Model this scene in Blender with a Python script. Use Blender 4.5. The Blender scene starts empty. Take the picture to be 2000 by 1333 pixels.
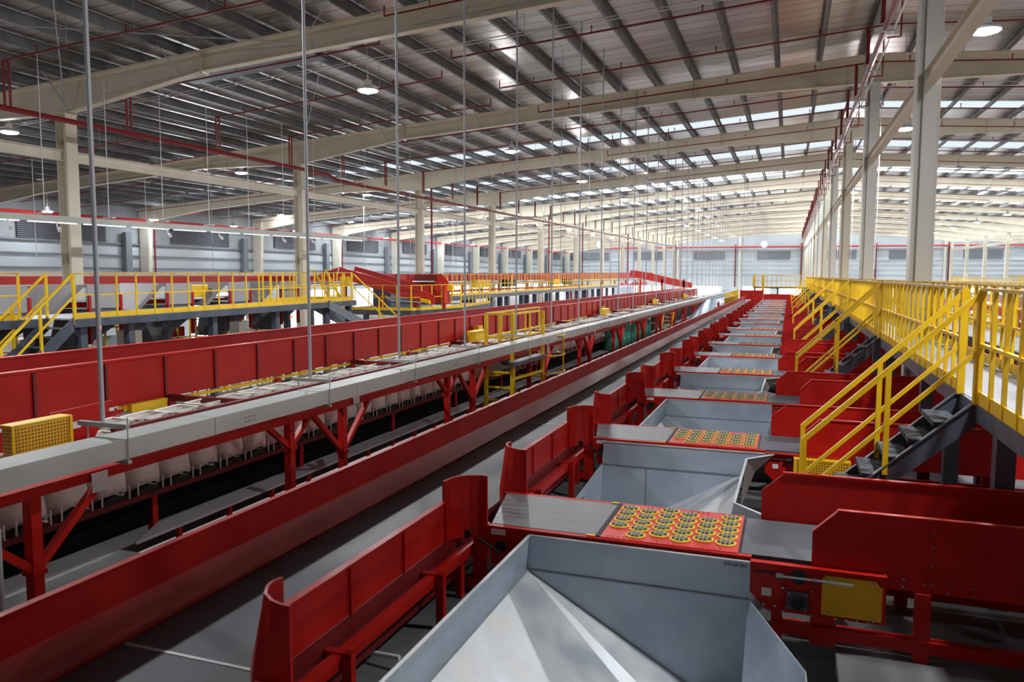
import bpy, math, random
from mathutils import Vector, Matrix
random.seed(7)
S = bpy.context.scene
COL = S.collection

# ------------------------------------------------------------------ camera
cam_d = bpy.data.cameras.new('camera'); cam = bpy.data.objects.new('camera', cam_d); COL.objects.link(cam)
YAW, PIT, ROLL, FPX = 0.344803115, 0.0842205592, 0.00291515501, 1502.75
_F = Vector((-math.sin(YAW)*math.cos(PIT), math.cos(YAW)*math.cos(PIT), -math.sin(PIT)))
_R = Vector((math.cos(YAW), math.sin(YAW), 0)); _U = _R.cross(_F)
_R2 = math.cos(ROLL)*_R + math.sin(ROLL)*_U; _U2 = -math.sin(ROLL)*_R + math.cos(ROLL)*_U
cam.matrix_world = Matrix(((_R2.x, _U2.x, -_F.x, 0), (_R2.y, _U2.y, -_F.y, 0), (_R2.z, _U2.z, -_F.z, 0), (0, 0, 0, 1)))
cam_d.sensor_fit = 'HORIZONTAL'; cam_d.sensor_width = 36.0; cam_d.lens = 36.0*FPX/2000.0
cam_d.clip_start = 0.05; cam_d.clip_end = 400
cam_d.dof.use_dof = True; cam_d.dof.focus_distance = 17.0; cam_d.dof.aperture_fstop = 2.2
S.camera = cam

# ------------------------------------------------------------------ world / view
W = bpy.data.worlds.new('sky'); S.world = W; W.use_nodes = True
bg = W.node_tree.nodes['Background']
bg.inputs[0].default_value = (0.90, 0.95, 1.0, 1); bg.inputs[1].default_value = 7.0
S.view_settings.view_transform = 'Standard'; S.view_settings.look = 'None'
S.view_settings.gamma = 1.0; S.view_settings.use_curve_mapping = False
S.view_settings.exposure = 0.08
S.cycles.use_denoising = True
S.cycles.max_bounces = 6; S.cycles.diffuse_bounces = 4; S.cycles.glossy_bounces = 3
S.cycles.transmission_bounces = 3; S.cycles.transparent_max_bounces = 8
S.cycles.caustics_reflective = False; S.cycles.caustics_refractive = False
S.cycles.sample_clamp_indirect = 6.0
LAMP_E = 900.0        # emission of the high bay lamps' diffusers

# ------------------------------------------------------------------ materials
def mat(name, col, rough=0.5, metal=0.0, spec=0.5):
    m = bpy.data.materials.new(name); m.use_nodes = True
    b = m.node_tree.nodes['Principled BSDF']
    b.inputs['Base Color'].default_value = (*col, 1); b.inputs['Roughness'].default_value = rough
    b.inputs['Metallic'].default_value = metal; b.inputs['Specular IOR Level'].default_value = spec
    return m
def noisy(m, c0, c1, scale=3.0, stretch=(1, 1, 1), detail=4.0, lo=0.35, hi=0.65, r0=None, r1=None, bump=0.0):
    nt = m.node_tree; N = nt.nodes; L = nt.links; b = N['Principled BSDF']
    tc = N.new('ShaderNodeNewGeometry'); mp = N.new('ShaderNodeMapping'); mp.inputs['Scale'].default_value = stretch
    L.new(tc.outputs['Position'], mp.inputs['Vector'])
    nz = N.new('ShaderNodeTexNoise'); nz.inputs['Scale'].default_value = scale; nz.inputs['Detail'].default_value = detail
    L.new(mp.outputs[0], nz.inputs['Vector'])
    cr = N.new('ShaderNodeValToRGB'); cr.color_ramp.elements[0].position = lo; cr.color_ramp.elements[1].position = hi
    cr.color_ramp.elements[0].color = (*c0, 1); cr.color_ramp.elements[1].color = (*c1, 1)
    L.new(nz.outputs['Fac'], cr.inputs[0]); L.new(cr.outputs[0], b.inputs['Base Color'])
    if r0 is not None:
        mr = N.new('ShaderNodeMapRange'); mr.inputs[3].default_value = r0; mr.inputs[4].default_value = r1
        mr.inputs[1].default_value = lo; mr.inputs[2].default_value = hi
        L.new(nz.outputs['Fac'], mr.inputs[0]); L.new(mr.outputs[0], b.inputs['Roughness'])
    if bump:
        bp = N.new('ShaderNodeBump'); bp.inputs['Strength'].default_value = bump; bp.inputs['Distance'].default_value = 0.02
        L.new(nz.outputs['Fac'], bp.inputs['Height']); L.new(bp.outputs[0], b.inputs['Normal'])
    return m
def ribs(m, axis, period, depth, width_frac=0.5, z_lighter=None):
    """corrugation: bump from a wave across one world axis"""
    nt = m.node_tree; N = nt.nodes; L = nt.links; b = N['Principled BSDF']
    g = N.new('ShaderNodeNewGeometry'); sp = N.new('ShaderNodeSeparateXYZ'); L.new(g.outputs['Position'], sp.inputs[0])
    mu = N.new('ShaderNodeMath'); mu.operation = 'MULTIPLY'; mu.inputs[1].default_value = 2*math.pi/period
    L.new(sp.outputs[axis], mu.inputs[0])
    si = N.new('ShaderNodeMath'); si.operation = 'SINE'; L.new(mu.outputs[0], si.inputs[0])
    bp = N.new('ShaderNodeBump'); bp.inputs['Strength'].default_value = 1.0; bp.inputs['Distance'].default_value = depth
    L.new(si.outputs[0], bp.inputs['Height']); L.new(bp.outputs[0], b.inputs['Normal'])
    return m
RED = noisy(mat('red_paint', (0.40, 0.012, 0.010), 0.36), (0.44, 0.008, 0.005), (0.52, 0.013, 0.008), 2.5, r0=0.38, r1=0.5)
RED.node_tree.nodes['Principled BSDF'].inputs['Specular IOR Level'].default_value = .3
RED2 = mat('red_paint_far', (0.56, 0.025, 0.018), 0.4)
DRED = mat('dark_red', (0.16, 0.006, 0.006), 0.5)
SKIRT = noisy(mat('worn_red_skirt', (0.40, 0.03, 0.025), 0.38), (0.38, 0.012, 0.010), (0.44, 0.04, 0.035), 1.6, (1, .25, 1), r0=0.3, r1=0.5)
YEL = noisy(mat('yellow_paint', (0.80, 0.50, 0.015), 0.42), (0.82, 0.50, 0.008), (0.92, 0.60, 0.012), 3.0)
YELD = noisy(mat('soiled_yellow_paint', (0.6, 0.36, 0.03), 0.55), (0.30, 0.20, 0.05), (0.74, 0.46, 0.02), 4.0, lo=.3, hi=.55)
BELT = noisy(mat('grey_belt', (0.085, 0.09, 0.10), 0.55), (0.085, 0.092, 0.105), (0.115, 0.123, 0.14), 1.5, (1, .2, 1), r0=.45, r1=.65)
BELT2 = noisy(mat('feed_belt', (0.10, 0.11, 0.11), 0.4), (0.09, 0.095, 0.10), (0.22, 0.225, 0.225), 5.0, (.25, 6, 1), r0=.3, r1=.5)
GALV = noisy(mat('galvanised_sheet', (0.42, 0.46, 0.50), 0.42, 0.35), (0.38, 0.46, 0.54), (0.51, 0.60, 0.69), 1.8, r0=.34, r1=.5)
GALVS = noisy(mat('scuffed_galvanised_sheet', (0.5, 0.52, 0.54), 0.5, 0.3), (0.46, 0.51, 0.55), (0.70, 0.71, 0.70), 2.2, (1, 1, 1), r0=.4, r1=.6)
DUCT = noisy(mat('pale_grey_duct', (0.45, 0.48, 0.45), 0.45), (0.40, 0.43, 0.40), (0.47, 0.50, 0.47), 1.2)
SLATE = noisy(mat('slate_grey_paint', (0.07, 0.085, 0.115), 0.4), (0.055, 0.07, 0.095), (0.09, 0.105, 0.14), 3.0)
CREAM = noisy(mat('cream_steel', (0.70, 0.65, 0.52), 0.5), (0.74, 0.68, 0.54), (0.82, 0.77, 0.64), 0.8)
RAFT = noisy(mat('cream_rafter', (0.70, 0.65, 0.52), 0.5), (0.80, 0.70, 0.53), (0.88, 0.79, 0.62), 0.8)
PALE = mat('pale_lit_column', (0.84, 0.85, 0.79), 0.4)
PURL = noisy(mat('galvanised_purlin', (0.34, 0.35, 0.36), 0.45, 0.4), (0.17, 0.18, 0.19), (0.25, 0.26, 0.27), 2.0)
ROD = mat('zinc_rod', (0.46, 0.48, 0.51), 0.5, 0.1)
WHITE = mat('white_paint', (0.8, 0.8, 0.8), 0.5)
PIPE = mat('red_pipe', (0.22, 0.010, 0.014), 0.4)
STEEL = mat('bright_steel', (0.6, 0.6, 0.6), 0.25, 1.0)
BLACK = mat('black_rubber', (0.012, 0.012, 0.013), 0.6)
CLOTH = noisy(mat('white_cloth', (0.74, 0.71, 0.67), 0.9), (0.82, 0.79, 0.74), (0.93, 0.91, 0.87), 6.0, bump=0.4)
TAN = noisy(mat('tan_cloth', (0.45, 0.36, 0.29), 0.9), (0.38, 0.30, 0.24), (0.52, 0.42, 0.34), 6.0, bump=0.4)
GREEN = noisy(mat('green_sack', (0.02, 0.24, 0.17), 0.6), (0.02, 0.26, 0.18), (0.10, 0.52, 0.40), 7.0, bump=0.5)
PAPER = mat('paper_label', (0.75, 0.75, 0.77), 0.6)
CARD = noisy(mat('cardboard', (0.36, 0.26, 0.14), 0.8), (0.30, 0.21, 0.11), (0.42, 0.32, 0.19), 6.0)
CONC = noisy(mat('grey_concrete', (0.20, 0.205, 0.20), 0.6), (0.09, 0.095, 0.10), (0.15, 0.155, 0.16), 0.9, r0=.4, r1=.7)
CONC2 = noisy(mat('pale_concrete', (0.42, 0.43, 0.43), 0.5), (0.30, 0.31, 0.31), (0.40, 0.41, 0.41), 0.3)
DECK = noisy(mat('deck_sheet', (0.3, 0.31, 0.34), 0.4, 0.2), (0.22, 0.23, 0.26), (0.32, 0.33, 0.36), 3.0, (1, .2, 1), r0=.35, r1=.55, bump=.2)
TREAD = noisy(mat('worn_tread', (.2, .22, .25), .75, 0.0, .2), (.04, .048, .055), (.12, .13, .15), 9, lo=.4, hi=.6)
LOUV = ribs(mat('dark_louvre', (0.14, 0.14, 0.17), 0.6), 2, 0.12, 0.03)
LOUV2 = ribs(mat('grey_louvre', (0.32, 0.32, 0.35), 0.6), 2, 0.12, 0.03)
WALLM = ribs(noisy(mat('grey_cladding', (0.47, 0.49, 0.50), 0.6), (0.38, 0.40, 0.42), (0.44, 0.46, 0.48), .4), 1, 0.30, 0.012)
WALLF = ribs(noisy(mat('grey_cladding_far', (0.47, 0.49, 0.50), 0.6), (0.56, 0.58, 0.59), (0.62, 0.64, 0.65), .4), 0, 0.30, 0.012)  # lighter copy of the cladding, the bright far end put into its colour
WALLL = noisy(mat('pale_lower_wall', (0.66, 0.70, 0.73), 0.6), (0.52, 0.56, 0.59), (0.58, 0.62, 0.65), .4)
TRIMM = mat('wall_girt', (0.20, 0.22, 0.25), 0.5)

def foil():
    m = mat('aluminium_foil', (0.56, 0.55, 0.57), 0.30, 0.92)
    nt = m.node_tree; N = nt.nodes; L = nt.links; b = N['Principled BSDF']
    g = N.new('ShaderNodeNewGeometry'); sp = N.new('ShaderNodeSeparateXYZ'); L.new(g.outputs['Position'], sp.inputs[0])
    nz = N.new('ShaderNodeTexNoise'); nz.inputs['Scale'].default_value = 0.7; nz.inputs['Detail'].default_value = 5
    mp = N.new('ShaderNodeMapping'); mp.inputs['Scale'].default_value = (.35, 1.6, 1)
    L.new(g.outputs['Position'], mp.inputs[0]); L.new(mp.outputs[0], nz.inputs['Vector'])
    ad = N.new('ShaderNodeMath'); ad.operation = 'MULTIPLY_ADD'; ad.inputs[1].default_value = 0.25; L.new(nz.outputs['Fac'], ad.inputs[0]); L.new(sp.outputs[1], ad.inputs[2])
    fr = N.new('ShaderNodeMath'); fr.operation = 'FRACT'
    dv = N.new('ShaderNodeMath'); dv.operation = 'MULTIPLY'; dv.inputs[1].default_value = 1/0.62; L.new(ad.outputs[0], dv.inputs[0]); L.new(dv.outputs[0], fr.inputs[0])
    lt = N.new('ShaderNodeMath'); lt.operation = 'LESS_THAN'; lt.inputs[1].default_value = 0.07; L.new(fr.outputs[0], lt.inputs[0])
    mx = N.new('ShaderNodeMix'); mx.data_type = 'RGBA'; L.new(lt.outputs[0], mx.inputs[0])
    cr = N.new('ShaderNodeValToRGB'); cr.color_ramp.elements[0].position = .35; cr.color_ramp.elements[1].position = .7
    cr.color_ramp.elements[0].color = (0.52, 0.47, 0.44, 1); cr.color_ramp.elements[1].color = (0.80, 0.77, 0.73, 1)
    L.new(nz.outputs['Fac'], cr.inputs[0]); L.new(cr.outputs[0], mx.inputs[6]); mx.inputs[7].default_value = (0.20, 0.20, 0.21, 1)
    L.new(mx.outputs[2], b.inputs['Base Color'])
    bp = N.new('ShaderNodeBump'); bp.inputs['Strength'].default_value = .6; bp.inputs['Distance'].default_value = .06
    L.new(nz.outputs['Fac'], bp.inputs['Height']); L.new(bp.outputs[0], b.inputs['Normal'])
    return m
FOIL = foil()
def perforated():
    m = mat('perforated_yellow', (0.80, 0.46, 0.015), 0.45)
    nt = m.node_tree; N = nt.nodes; L = nt.links; b = N['Principled BSDF']
    g = N.new('ShaderNodeNewGeometry')
    mp = N.new('ShaderNodeMapping'); mp.inputs['Scale'].default_value = (30, 30, 30); L.new(g.outputs['Position'], mp.inputs[0])
    fr = N.new('ShaderNodeVectorMath'); fr.operation = 'FRACTION'; L.new(mp.outputs[0], fr.inputs[0])
    sb = N.new('ShaderNodeVectorMath'); sb.operation = 'SUBTRACT'; sb.inputs[1].default_value = (.5, .5, .5); L.new(fr.outputs[0], sb.inputs[0])
    sp = N.new('ShaderNodeSeparateXYZ'); L.new(sb.outputs[0], sp.inputs[0])
    ab = [N.new('ShaderNodeMath') for _ in range(3)]
    lt = [N.new('ShaderNodeMath') for _ in range(3)]
    for i in range(3):
        ab[i].operation = 'ABSOLUTE'; L.new(sp.outputs[i], ab[i].inputs[0])
        lt[i].operation = 'LESS_THAN'; lt[i].inputs[1].default_value = .27; L.new(ab[i].outputs[0], lt[i].inputs[0])
    ns = N.new('ShaderNodeSeparateXYZ'); L.new(g.outputs['True Normal'], ns.inputs[0]); prev = None
    for i in range(3):
        a2 = N.new('ShaderNodeMath'); a2.operation = 'ABSOLUTE'; L.new(ns.outputs[i], a2.inputs[0])
        g2 = N.new('ShaderNodeMath'); g2.operation = 'GREATER_THAN'; g2.inputs[1].default_value = .6; L.new(a2.outputs[0], g2.inputs[0])
        o2 = N.new('ShaderNodeMath'); o2.operation = 'MAXIMUM'; L.new(g2.outputs[0], o2.inputs[0]); L.new(lt[i].outputs[0], o2.inputs[1])
        if prev is None: prev = o2
        else:
            m1 = N.new('ShaderNodeMath'); m1.operation = 'MULTIPLY'; L.new(prev.outputs[0], m1.inputs[0]); L.new(o2.outputs[0], m1.inputs[1]); prev = m1
    mx = N.new('ShaderNodeMix'); mx.data_type = 'RGBA'; L.new(m1.outputs[0], mx.inputs[0])
    mx.inputs[6].default_value = (0.78, 0.42, 0.015, 1); mx.inputs[7].default_value = (0.10, 0.05, 0.01, 1)
    L.new(mx.outputs[2], b.inputs['Base Color'])
    return m
PERF = perforated()
def emis(name, col, e):
    m = bpy.data.materials.new(name); m.use_nodes = True; nt = m.node_tree; nt.nodes.clear()
    o = nt.nodes.new('ShaderNodeOutputMaterial'); x = nt.nodes.new('ShaderNodeEmission')
    x.inputs[0].default_value = (*col, 1); x.inputs[1].default_value = e; nt.links.new(x.outputs[0], o.inputs[0]); return m
LAMP = emis('lamp_diffuser', (0.97, 0.97, 1.0), LAMP_E)
LAMP2 = emis('dim_lamp_diffuser', (0.88, 0.94, 1.0), 110.0)
TUBE = emis('tube_lamp', (0.95, 0.98, 1.0), 1.3)
REDLED = emis('red_signal', (1.0, 0.05, 0.03), 6.0)
def sky_sheet(nm='translucent_rooflight', k=1.0):
    m = bpy.data.materials.new(nm); m.use_nodes = True; nt = m.node_tree; nt.nodes.clear()
    o = nt.nodes.new('ShaderNodeOutputMaterial'); t = nt.nodes.new('ShaderNodeBsdfTransparent'); d = nt.nodes.new('ShaderNodeBsdfTranslucent')
    t.inputs[0].default_value = (.8*k, .84*k, .86*k, 1); d.inputs[0].default_value = (.85*k, .87*k, .88*k, 1)
    x = nt.nodes.new('ShaderNodeMixShader'); x.inputs[0].default_value = .55
    g = nt.nodes.new('ShaderNodeNewGeometry'); sp = nt.nodes.new('ShaderNodeSeparateXYZ'); nt.links.new(g.outputs['Position'], sp.inputs[0])
    mu = nt.nodes.new('ShaderNodeMath'); mu.operation = 'MULTIPLY'; mu.inputs[1].default_value = 2*math.pi/.62; nt.links.new(sp.outputs[1], mu.inputs[0])
    si = nt.nodes.new('ShaderNodeMath'); si.operation = 'SINE'; nt.links.new(mu.outputs[0], si.inputs[0])
    mr = nt.nodes.new('ShaderNodeMapRange'); mr.inputs[1].default_value = -.9; mr.inputs[2].default_value = .3; mr.inputs[3].default_value = .98; mr.inputs[4].default_value = .5
    nt.links.new(si.outputs[0], mr.inputs[0]); nt.links.new(mr.outputs[0], x.inputs[0])
    nt.links.new(t.outputs[0], x.inputs[1]); nt.links.new(d.outputs[0], x.inputs[2]); nt.links.new(x.outputs[0], o.inputs[0]); return m
SKYL = sky_sheet(); SKYLD = sky_sheet('dimmed_rooflight', .42)  # second sheet passes less light, dimming the bands of the nearer bays

# ------------------------------------------------------------------ mesh helpers
class MB:
    def __init__(s): s.v = []; s.f = []; s.m = []
    def add(s, vs, fs, m=0):
        n = len(s.v); s.v += [tuple(p) for p in vs]; s.f += [tuple(i+n for i in f) for f in fs]; s.m += [m]*len(fs); return s
    def box(s, x0, x1, y0, y1, z0, z1, m=0):
        if x0 > x1: x0, x1 = x1, x0
        if y0 > y1: y0, y1 = y1, y0
        if z0 > z1: z0, z1 = z1, z0
        v = [(x0,y0,z0),(x1,y0,z0),(x1,y1,z0),(x0,y1,z0),(x0,y0,z1),(x1,y0,z1),(x1,y1,z1),(x0,y1,z1)]
        return s.add(v, [(0,3,2,1),(4,5,6,7),(0,1,5,4),(1,2,6,5),(2,3,7,6),(3,0,4,7)], m)
    def bar(s, p, q, w, h, m=0, up=(0, 0, 1)):
        p = Vector(p); q = Vector(q); d = (q-p).normalized(); up = Vector(up)
        a = d.cross(up)
        if a.length < 1e-4: a = d.cross(Vector((1, 0, 0)))
        a.normalize(); b = a.cross(d).normalized(); a *= w/2; b *= h/2
        v = [p-a-b, p+a-b, p+a+b, p-a+b, q-a-b, q+a-b, q+a+b, q-a+b]
        return s.add(v, [(0,1,2,3),(7,6,5,4),(0,4,5,1),(1,5,6,2),(2,6,7,3),(3,7,4,0)], m)
    def tube(s, p, q, r, n=8, m=0, r2=None):
        p = Vector(p); q = Vector(q); d = (q-p).normalized(); r2 = r if r2 is None else r2
        a = d.cross(Vector((0, 0, 1)))
        if a.length < 1e-4: a = Vector((1, 0, 0))
        a.normalize(); b = a.cross(d)
        v = []
        for c, rr in ((p, r), (q, r2)):
            v += [c + a*rr*math.cos(2*math.pi*i/n) + b*rr*math.sin(2*math.pi*i/n) for i in range(n)]
        f = [(i, i+n, (i+1) % n+n, (i+1) % n) for i in range(n)] + [tuple(range(n)), tuple(range(2*n-1, n-1, -1))]
        return s.add(v, f, m)
    def path(s, pts, r, n=6, m=0):
        for a, b in zip(pts, pts[1:]): s.tube(a, b, r, n, m)
        return s
    def prism(s, pts, vec, m=0):
        vec = Vector(vec); n = len(pts); v = [Vector(p) for p in pts]; v += [p+vec for p in v]
        f = [tuple(range(n-1, -1, -1)), tuple(range(n, 2*n))] + [(i, (i+1) % n, (i+1) % n+n, i+n) for i in range(n)]
        return s.add(v, f, m)
    def loft(s, rows, m=0, closed=False):
        n = len(rows[0]); v = [p for r in rows for p in r]; f = []
        for j in range(len(rows)-1):
            for i in range(n if closed else n-1):
                k = (i+1) % n; f.append((j*n+i, j*n+k, (j+1)*n+k, (j+1)*n+i))
        return s.add(v, f, m)
    def lathe(s, c, prof, n=16, m=0):
        rows = [[(c[0]+r*math.cos(2*math.pi*i/n), c[1]+r*math.sin(2*math.pi*i/n), c[2]+z) for i in range(n)] for r, z in prof]
        return s.loft(rows, m, True)
    def build(s, name, mats, parent=None, at=None, smooth=False, solid=0.0, bevel=0.0):
        if not isinstance(mats, (list, tuple)): mats = [mats]
        me = bpy.data.meshes.new(name)
        if parent is not None: org = parent['_o'] if '_o' in parent else (0, 0, 0)
        elif at is not None: org = at
        else:
            xs = [p[0] for p in s.v]; ys = [p[1] for p in s.v]; zs = [p[2] for p in s.v]
            org = ((min(xs)+max(xs))/2, (min(ys)+max(ys))/2, min(zs))
        me.from_pydata([(p[0]-org[0], p[1]-org[1], p[2]-org[2]) for p in s.v], [], s.f)
        for mm in mats: me.materials.append(mm)
        me.polygons.foreach_set('material_index', s.m)
        if smooth: me.polygons.foreach_set('use_smooth', [True]*len(s.f))
        me.update()
        o = bpy.data.objects.new(name, me); COL.objects.link(o)
        if parent is not None: o.parent = parent; o['_o'] = org
        else: o.location = org; o['_o'] = org
        if solid:
            md = o.modifiers.new('thickness', 'SOLIDIFY'); md.thickness = solid; md.offset = 0
        if bevel:
            md = o.modifiers.new('bevel', 'BEVEL'); md.width = bevel; md.segments = 2; md.limit_method = 'ANGLE'
        return o
def tag(o, label, cat, group=None):
    o['label'] = label; o['category'] = cat
    if group: o['group'] = group
    return o
def struct(o): o['kind'] = 'structure'; return o
def thing(name, label, cat, loc, group=None):
    o = bpy.data.objects.new(name, None); COL.objects.link(o); o.location = loc; o['_o'] = tuple(loc)
    o.empty_display_size = .2
    return tag(o, label, cat, group)
def kids(o): return list(CH.get(o.name, []))
CH = {}
def reindex():
    CH.clear()
    for o in COL.objects:
        if o.parent: CH.setdefault(o.parent.name, []).append(o)
def dup(root, loc, label=None, group=None, sx=None, deep=True):
    c = root.copy(); COL.objects.link(c); c.location = loc
    if label: c['label'] = label
    if group: c['group'] = group
    if sx is not None: c.scale = (sx, 1, 1)
    if deep:
        for ch in kids(root):
            d = ch.copy(); COL.objects.link(d); d.parent = c
            for g in kids(ch):
                e = g.copy(); COL.objects.link(e); e.parent = d
    return c
ORD = ['zeroth','first','second','third','fourth','fifth','sixth','seventh','eighth','ninth','tenth','eleventh','twelfth','thirteenth','fourteenth','fifteenth','sixteenth','seventeenth','eighteenth','nineteenth','twentieth']
TENS = {20:'twenty', 30:'thirty', 40:'forty', 50:'fifty', 60:'sixty', 70:'seventy', 80:'eighty', 90:'ninety'}
TTH = {30:'thirtieth', 40:'fortieth', 50:'fiftieth', 60:'sixtieth', 70:'seventieth', 80:'eightieth', 90:'ninetieth'}
def od(n):
    if n <= 20: return ORD[n]
    t = n//10*10
    return TTH[t] if n == t else TENS[t]+'-'+ORD[n-t]

# ------------------------------------------------------------------ the hall
def hz(y): return 0.0093*y             # the building rises slightly along its length
RX = 2.5                               # ridge
def roof_z(x): return 7.42 - 0.072*abs(x-RX)
XL, XR, YF, YB = -42.7, 47.7, -7.0, 156.5
FR = [18+12*k for k in range(12)]      # frames
FRA = [6] + FR
ZG = -5.6                              # ground floor
ZM = -3.06                             # maintenance level

# floors
f = MB(); f.box(XL, XR, YF, YB, ZG-.2, ZG); struct(f.build('floor', CONC2))
# maintenance level slabs, left open where the hoppers drop through
y = YF; f = MB()
f.box(-3.6, -2.6, YF, 92, ZM-.12, ZM)
f.box(.45, 6.0, YF, 92, ZM-.12, ZM)
f.box(9.0, 12.0, YF, 92, ZM-.12, ZM)
for k in range(-1, 21):
    y0 = 6.70+4.26*(k-1)
    f.box(-2.6, .45, y0-.03, y0+1.13, ZM-.12, ZM)
    f.box(6.0, 9.0, y0-.03, y0+1.13, ZM-.12, ZM)
f.box(-6.95, -4.9, YF, 6.4, ZM-.12, ZM)
struct(f.build('floor', CONC))
DFL = noisy(mat('dark_floor', (.07, .07, .065), .6), (.045, .042, .038), (.10, .095, .085), 1.5)
f = MB(); f.box(-11.5, -6.95, YF, 92, ZM-.12, ZM); struct(f.build('floor', DFL))

# left wall
def wall_pieces():
    w = MB()
    w.box(XL-.1, XL, YF, YB, 2.05, 5.9)
    return w
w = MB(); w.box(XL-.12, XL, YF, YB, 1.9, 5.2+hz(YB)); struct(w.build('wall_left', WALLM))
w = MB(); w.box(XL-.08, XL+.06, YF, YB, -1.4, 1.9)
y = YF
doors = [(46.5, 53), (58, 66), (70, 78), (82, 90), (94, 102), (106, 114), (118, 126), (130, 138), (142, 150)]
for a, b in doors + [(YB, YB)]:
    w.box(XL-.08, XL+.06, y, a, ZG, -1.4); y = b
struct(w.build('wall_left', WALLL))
w = MB()
for z in (1.9, 1.1, .25, -.6):
    w.box(XL+.06, XL+.20, YF, YB, z+.15, z+.25)
struct(w.build('trim_1', TRIMM))
for i, k in enumerate(range(-1, 13)):
    c = 36+12*k-12
    w = MB(); w.box(XL+.01, XL+.12, c-3.1, c+3.1, 1.85+hz(c), 3.1+hz(c)); struct(w.build('window_%d' % (i+1), LOUV))
w = MB()
for k in range(13):
    c = FRA[k]
    w.box(XL+.2, XL+.5, c-1.6, c-1.1, ZG, 2.5+hz(c))
struct(w.build('trim_2', TRIMM))
# far wall with dock doors standing open at ground level
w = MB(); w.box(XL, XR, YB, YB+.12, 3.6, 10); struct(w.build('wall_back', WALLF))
WALLE = noisy(mat('lit_end_wall', (0.72, 0.75, 0.77), 0.6), (0.68, 0.71, 0.73), (0.76, 0.79, 0.81), .4)  # raised colour carries the stronger light at the far end
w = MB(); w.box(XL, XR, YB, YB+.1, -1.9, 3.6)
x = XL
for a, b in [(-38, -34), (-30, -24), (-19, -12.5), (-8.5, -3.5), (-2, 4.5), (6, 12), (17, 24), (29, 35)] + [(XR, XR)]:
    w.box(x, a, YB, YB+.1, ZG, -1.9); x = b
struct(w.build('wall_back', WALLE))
w = MB()
for z in (5.2, 3.0, 2.2, 1.3):
    w.box(XL, XR, YB-.16, YB-.01, z, z+.14)
w.box(XL, XR, YB-.3, YB-.01, .35, .65)
struct(w.build('trim_3', WALLL))
for i, c in enumerate((-38, -27, -15, -3, 8.5, 20, 32)):
    w = MB(); w.box(c-3, c+3, YB-.12, YB-.01, 3.3, 4.9); struct(w.build('window_%d' % (i+20), LOUV2))
# near and right walls, outside the view, close the room
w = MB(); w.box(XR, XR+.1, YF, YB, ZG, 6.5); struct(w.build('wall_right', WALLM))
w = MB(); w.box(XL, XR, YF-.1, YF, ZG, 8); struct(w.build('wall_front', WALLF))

# roof sheets with rooflight bands, following the two slopes
PURX = [0.80-1.435*k for k in range(31)] + [0.80+1.435*k for k in range(1, 33)]
def roof_quad(mb, xa, xb, ya, yb):
    t = .30
    p = [(xa, ya, roof_z(xa)+hz(ya)+t), (xb, ya, roof_z(xb)+hz(ya)+t), (xb, yb, roof_z(xb)+hz(yb)+t), (xa, yb, roof_z(xa)+hz(yb)+t)]
    mb.prism(p, (0, 0, .05))
rf = MB(); nsky = 40
bands = []
for k, yf in enumerate(FR + [YB]):
    a = yf-12 if k else YF
    a = FR[k-1] if k else YF
    if k == 12: a = FR[-1]
    y1 = yf-3.4; y2 = yf-.9
    if k == 0: y1, y2 = yf-.85, yf-.12
    if k == 1: y1, y2 = yf-.8, yf-.12
    if k == 2: y1, y2 = yf-2.6, yf-.9
    if y1 < a+.5: y1 = a+1.0
    lx, rx = XL, XR
    if k < 2: lx, rx = XR, XL
    if k == 2: lx, rx = XL, 30
    for (xa, xb) in ((XL, RX), (RX, XR)):
        roof_quad(rf, xa, xb, a, y1); roof_quad(rf, xa, xb, y2, yf)
        ca, cb = max(xa, lx), min(xb, rx)
        if cb <= ca: roof_quad(rf, xa, xb, y1, y2); continue
        if ca > xa: roof_quad(rf, xa, ca, y1, y2)
        if cb < xb: roof_quad(rf, cb, xb, y1, y2)
        bands.append((ca, cb, y1, y2, k))
struct(rf.build('ceiling', FOIL))
for i, b in enumerate(bands):
    m_ = MB(); roof_quad(m_, *b[:4]); struct(m_.build('window_%d' % (nsky+i), SKYLD if b[4] < 4 else SKYL))

# purlins
for x in sorted(PURX):
    m_ = MB(); z0 = roof_z(x)
    a = (x, YF+.1, z0+hz(YF)+.14); b = (x, YB-.1, z0+hz(YB)+.14)
    m_.bar(a, b, .012, .24); m_.bar((a[0]-.04, a[1], a[2]-.12), (b[0]-.04, b[1], b[2]-.12), .09, .012); m_.bar((a[0]+.04, a[1], a[2]+.12), (b[0]+.04, b[1], b[2]+.12), .09, .012)
    o = m_.build('roof_purlin', PURL)
    i = int(round((x-.80)/1.435))
    if i <= 1:
        n = 2-i; lab = 'galvanised roof purlin, %s counting left from the ridge' % od(n)
    else:
        lab = 'galvanised roof purlin, %s counting right from the ridge' % od(i-1)
    tag(o, lab, 'beam', 'purlins under the roof sheets')

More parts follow.
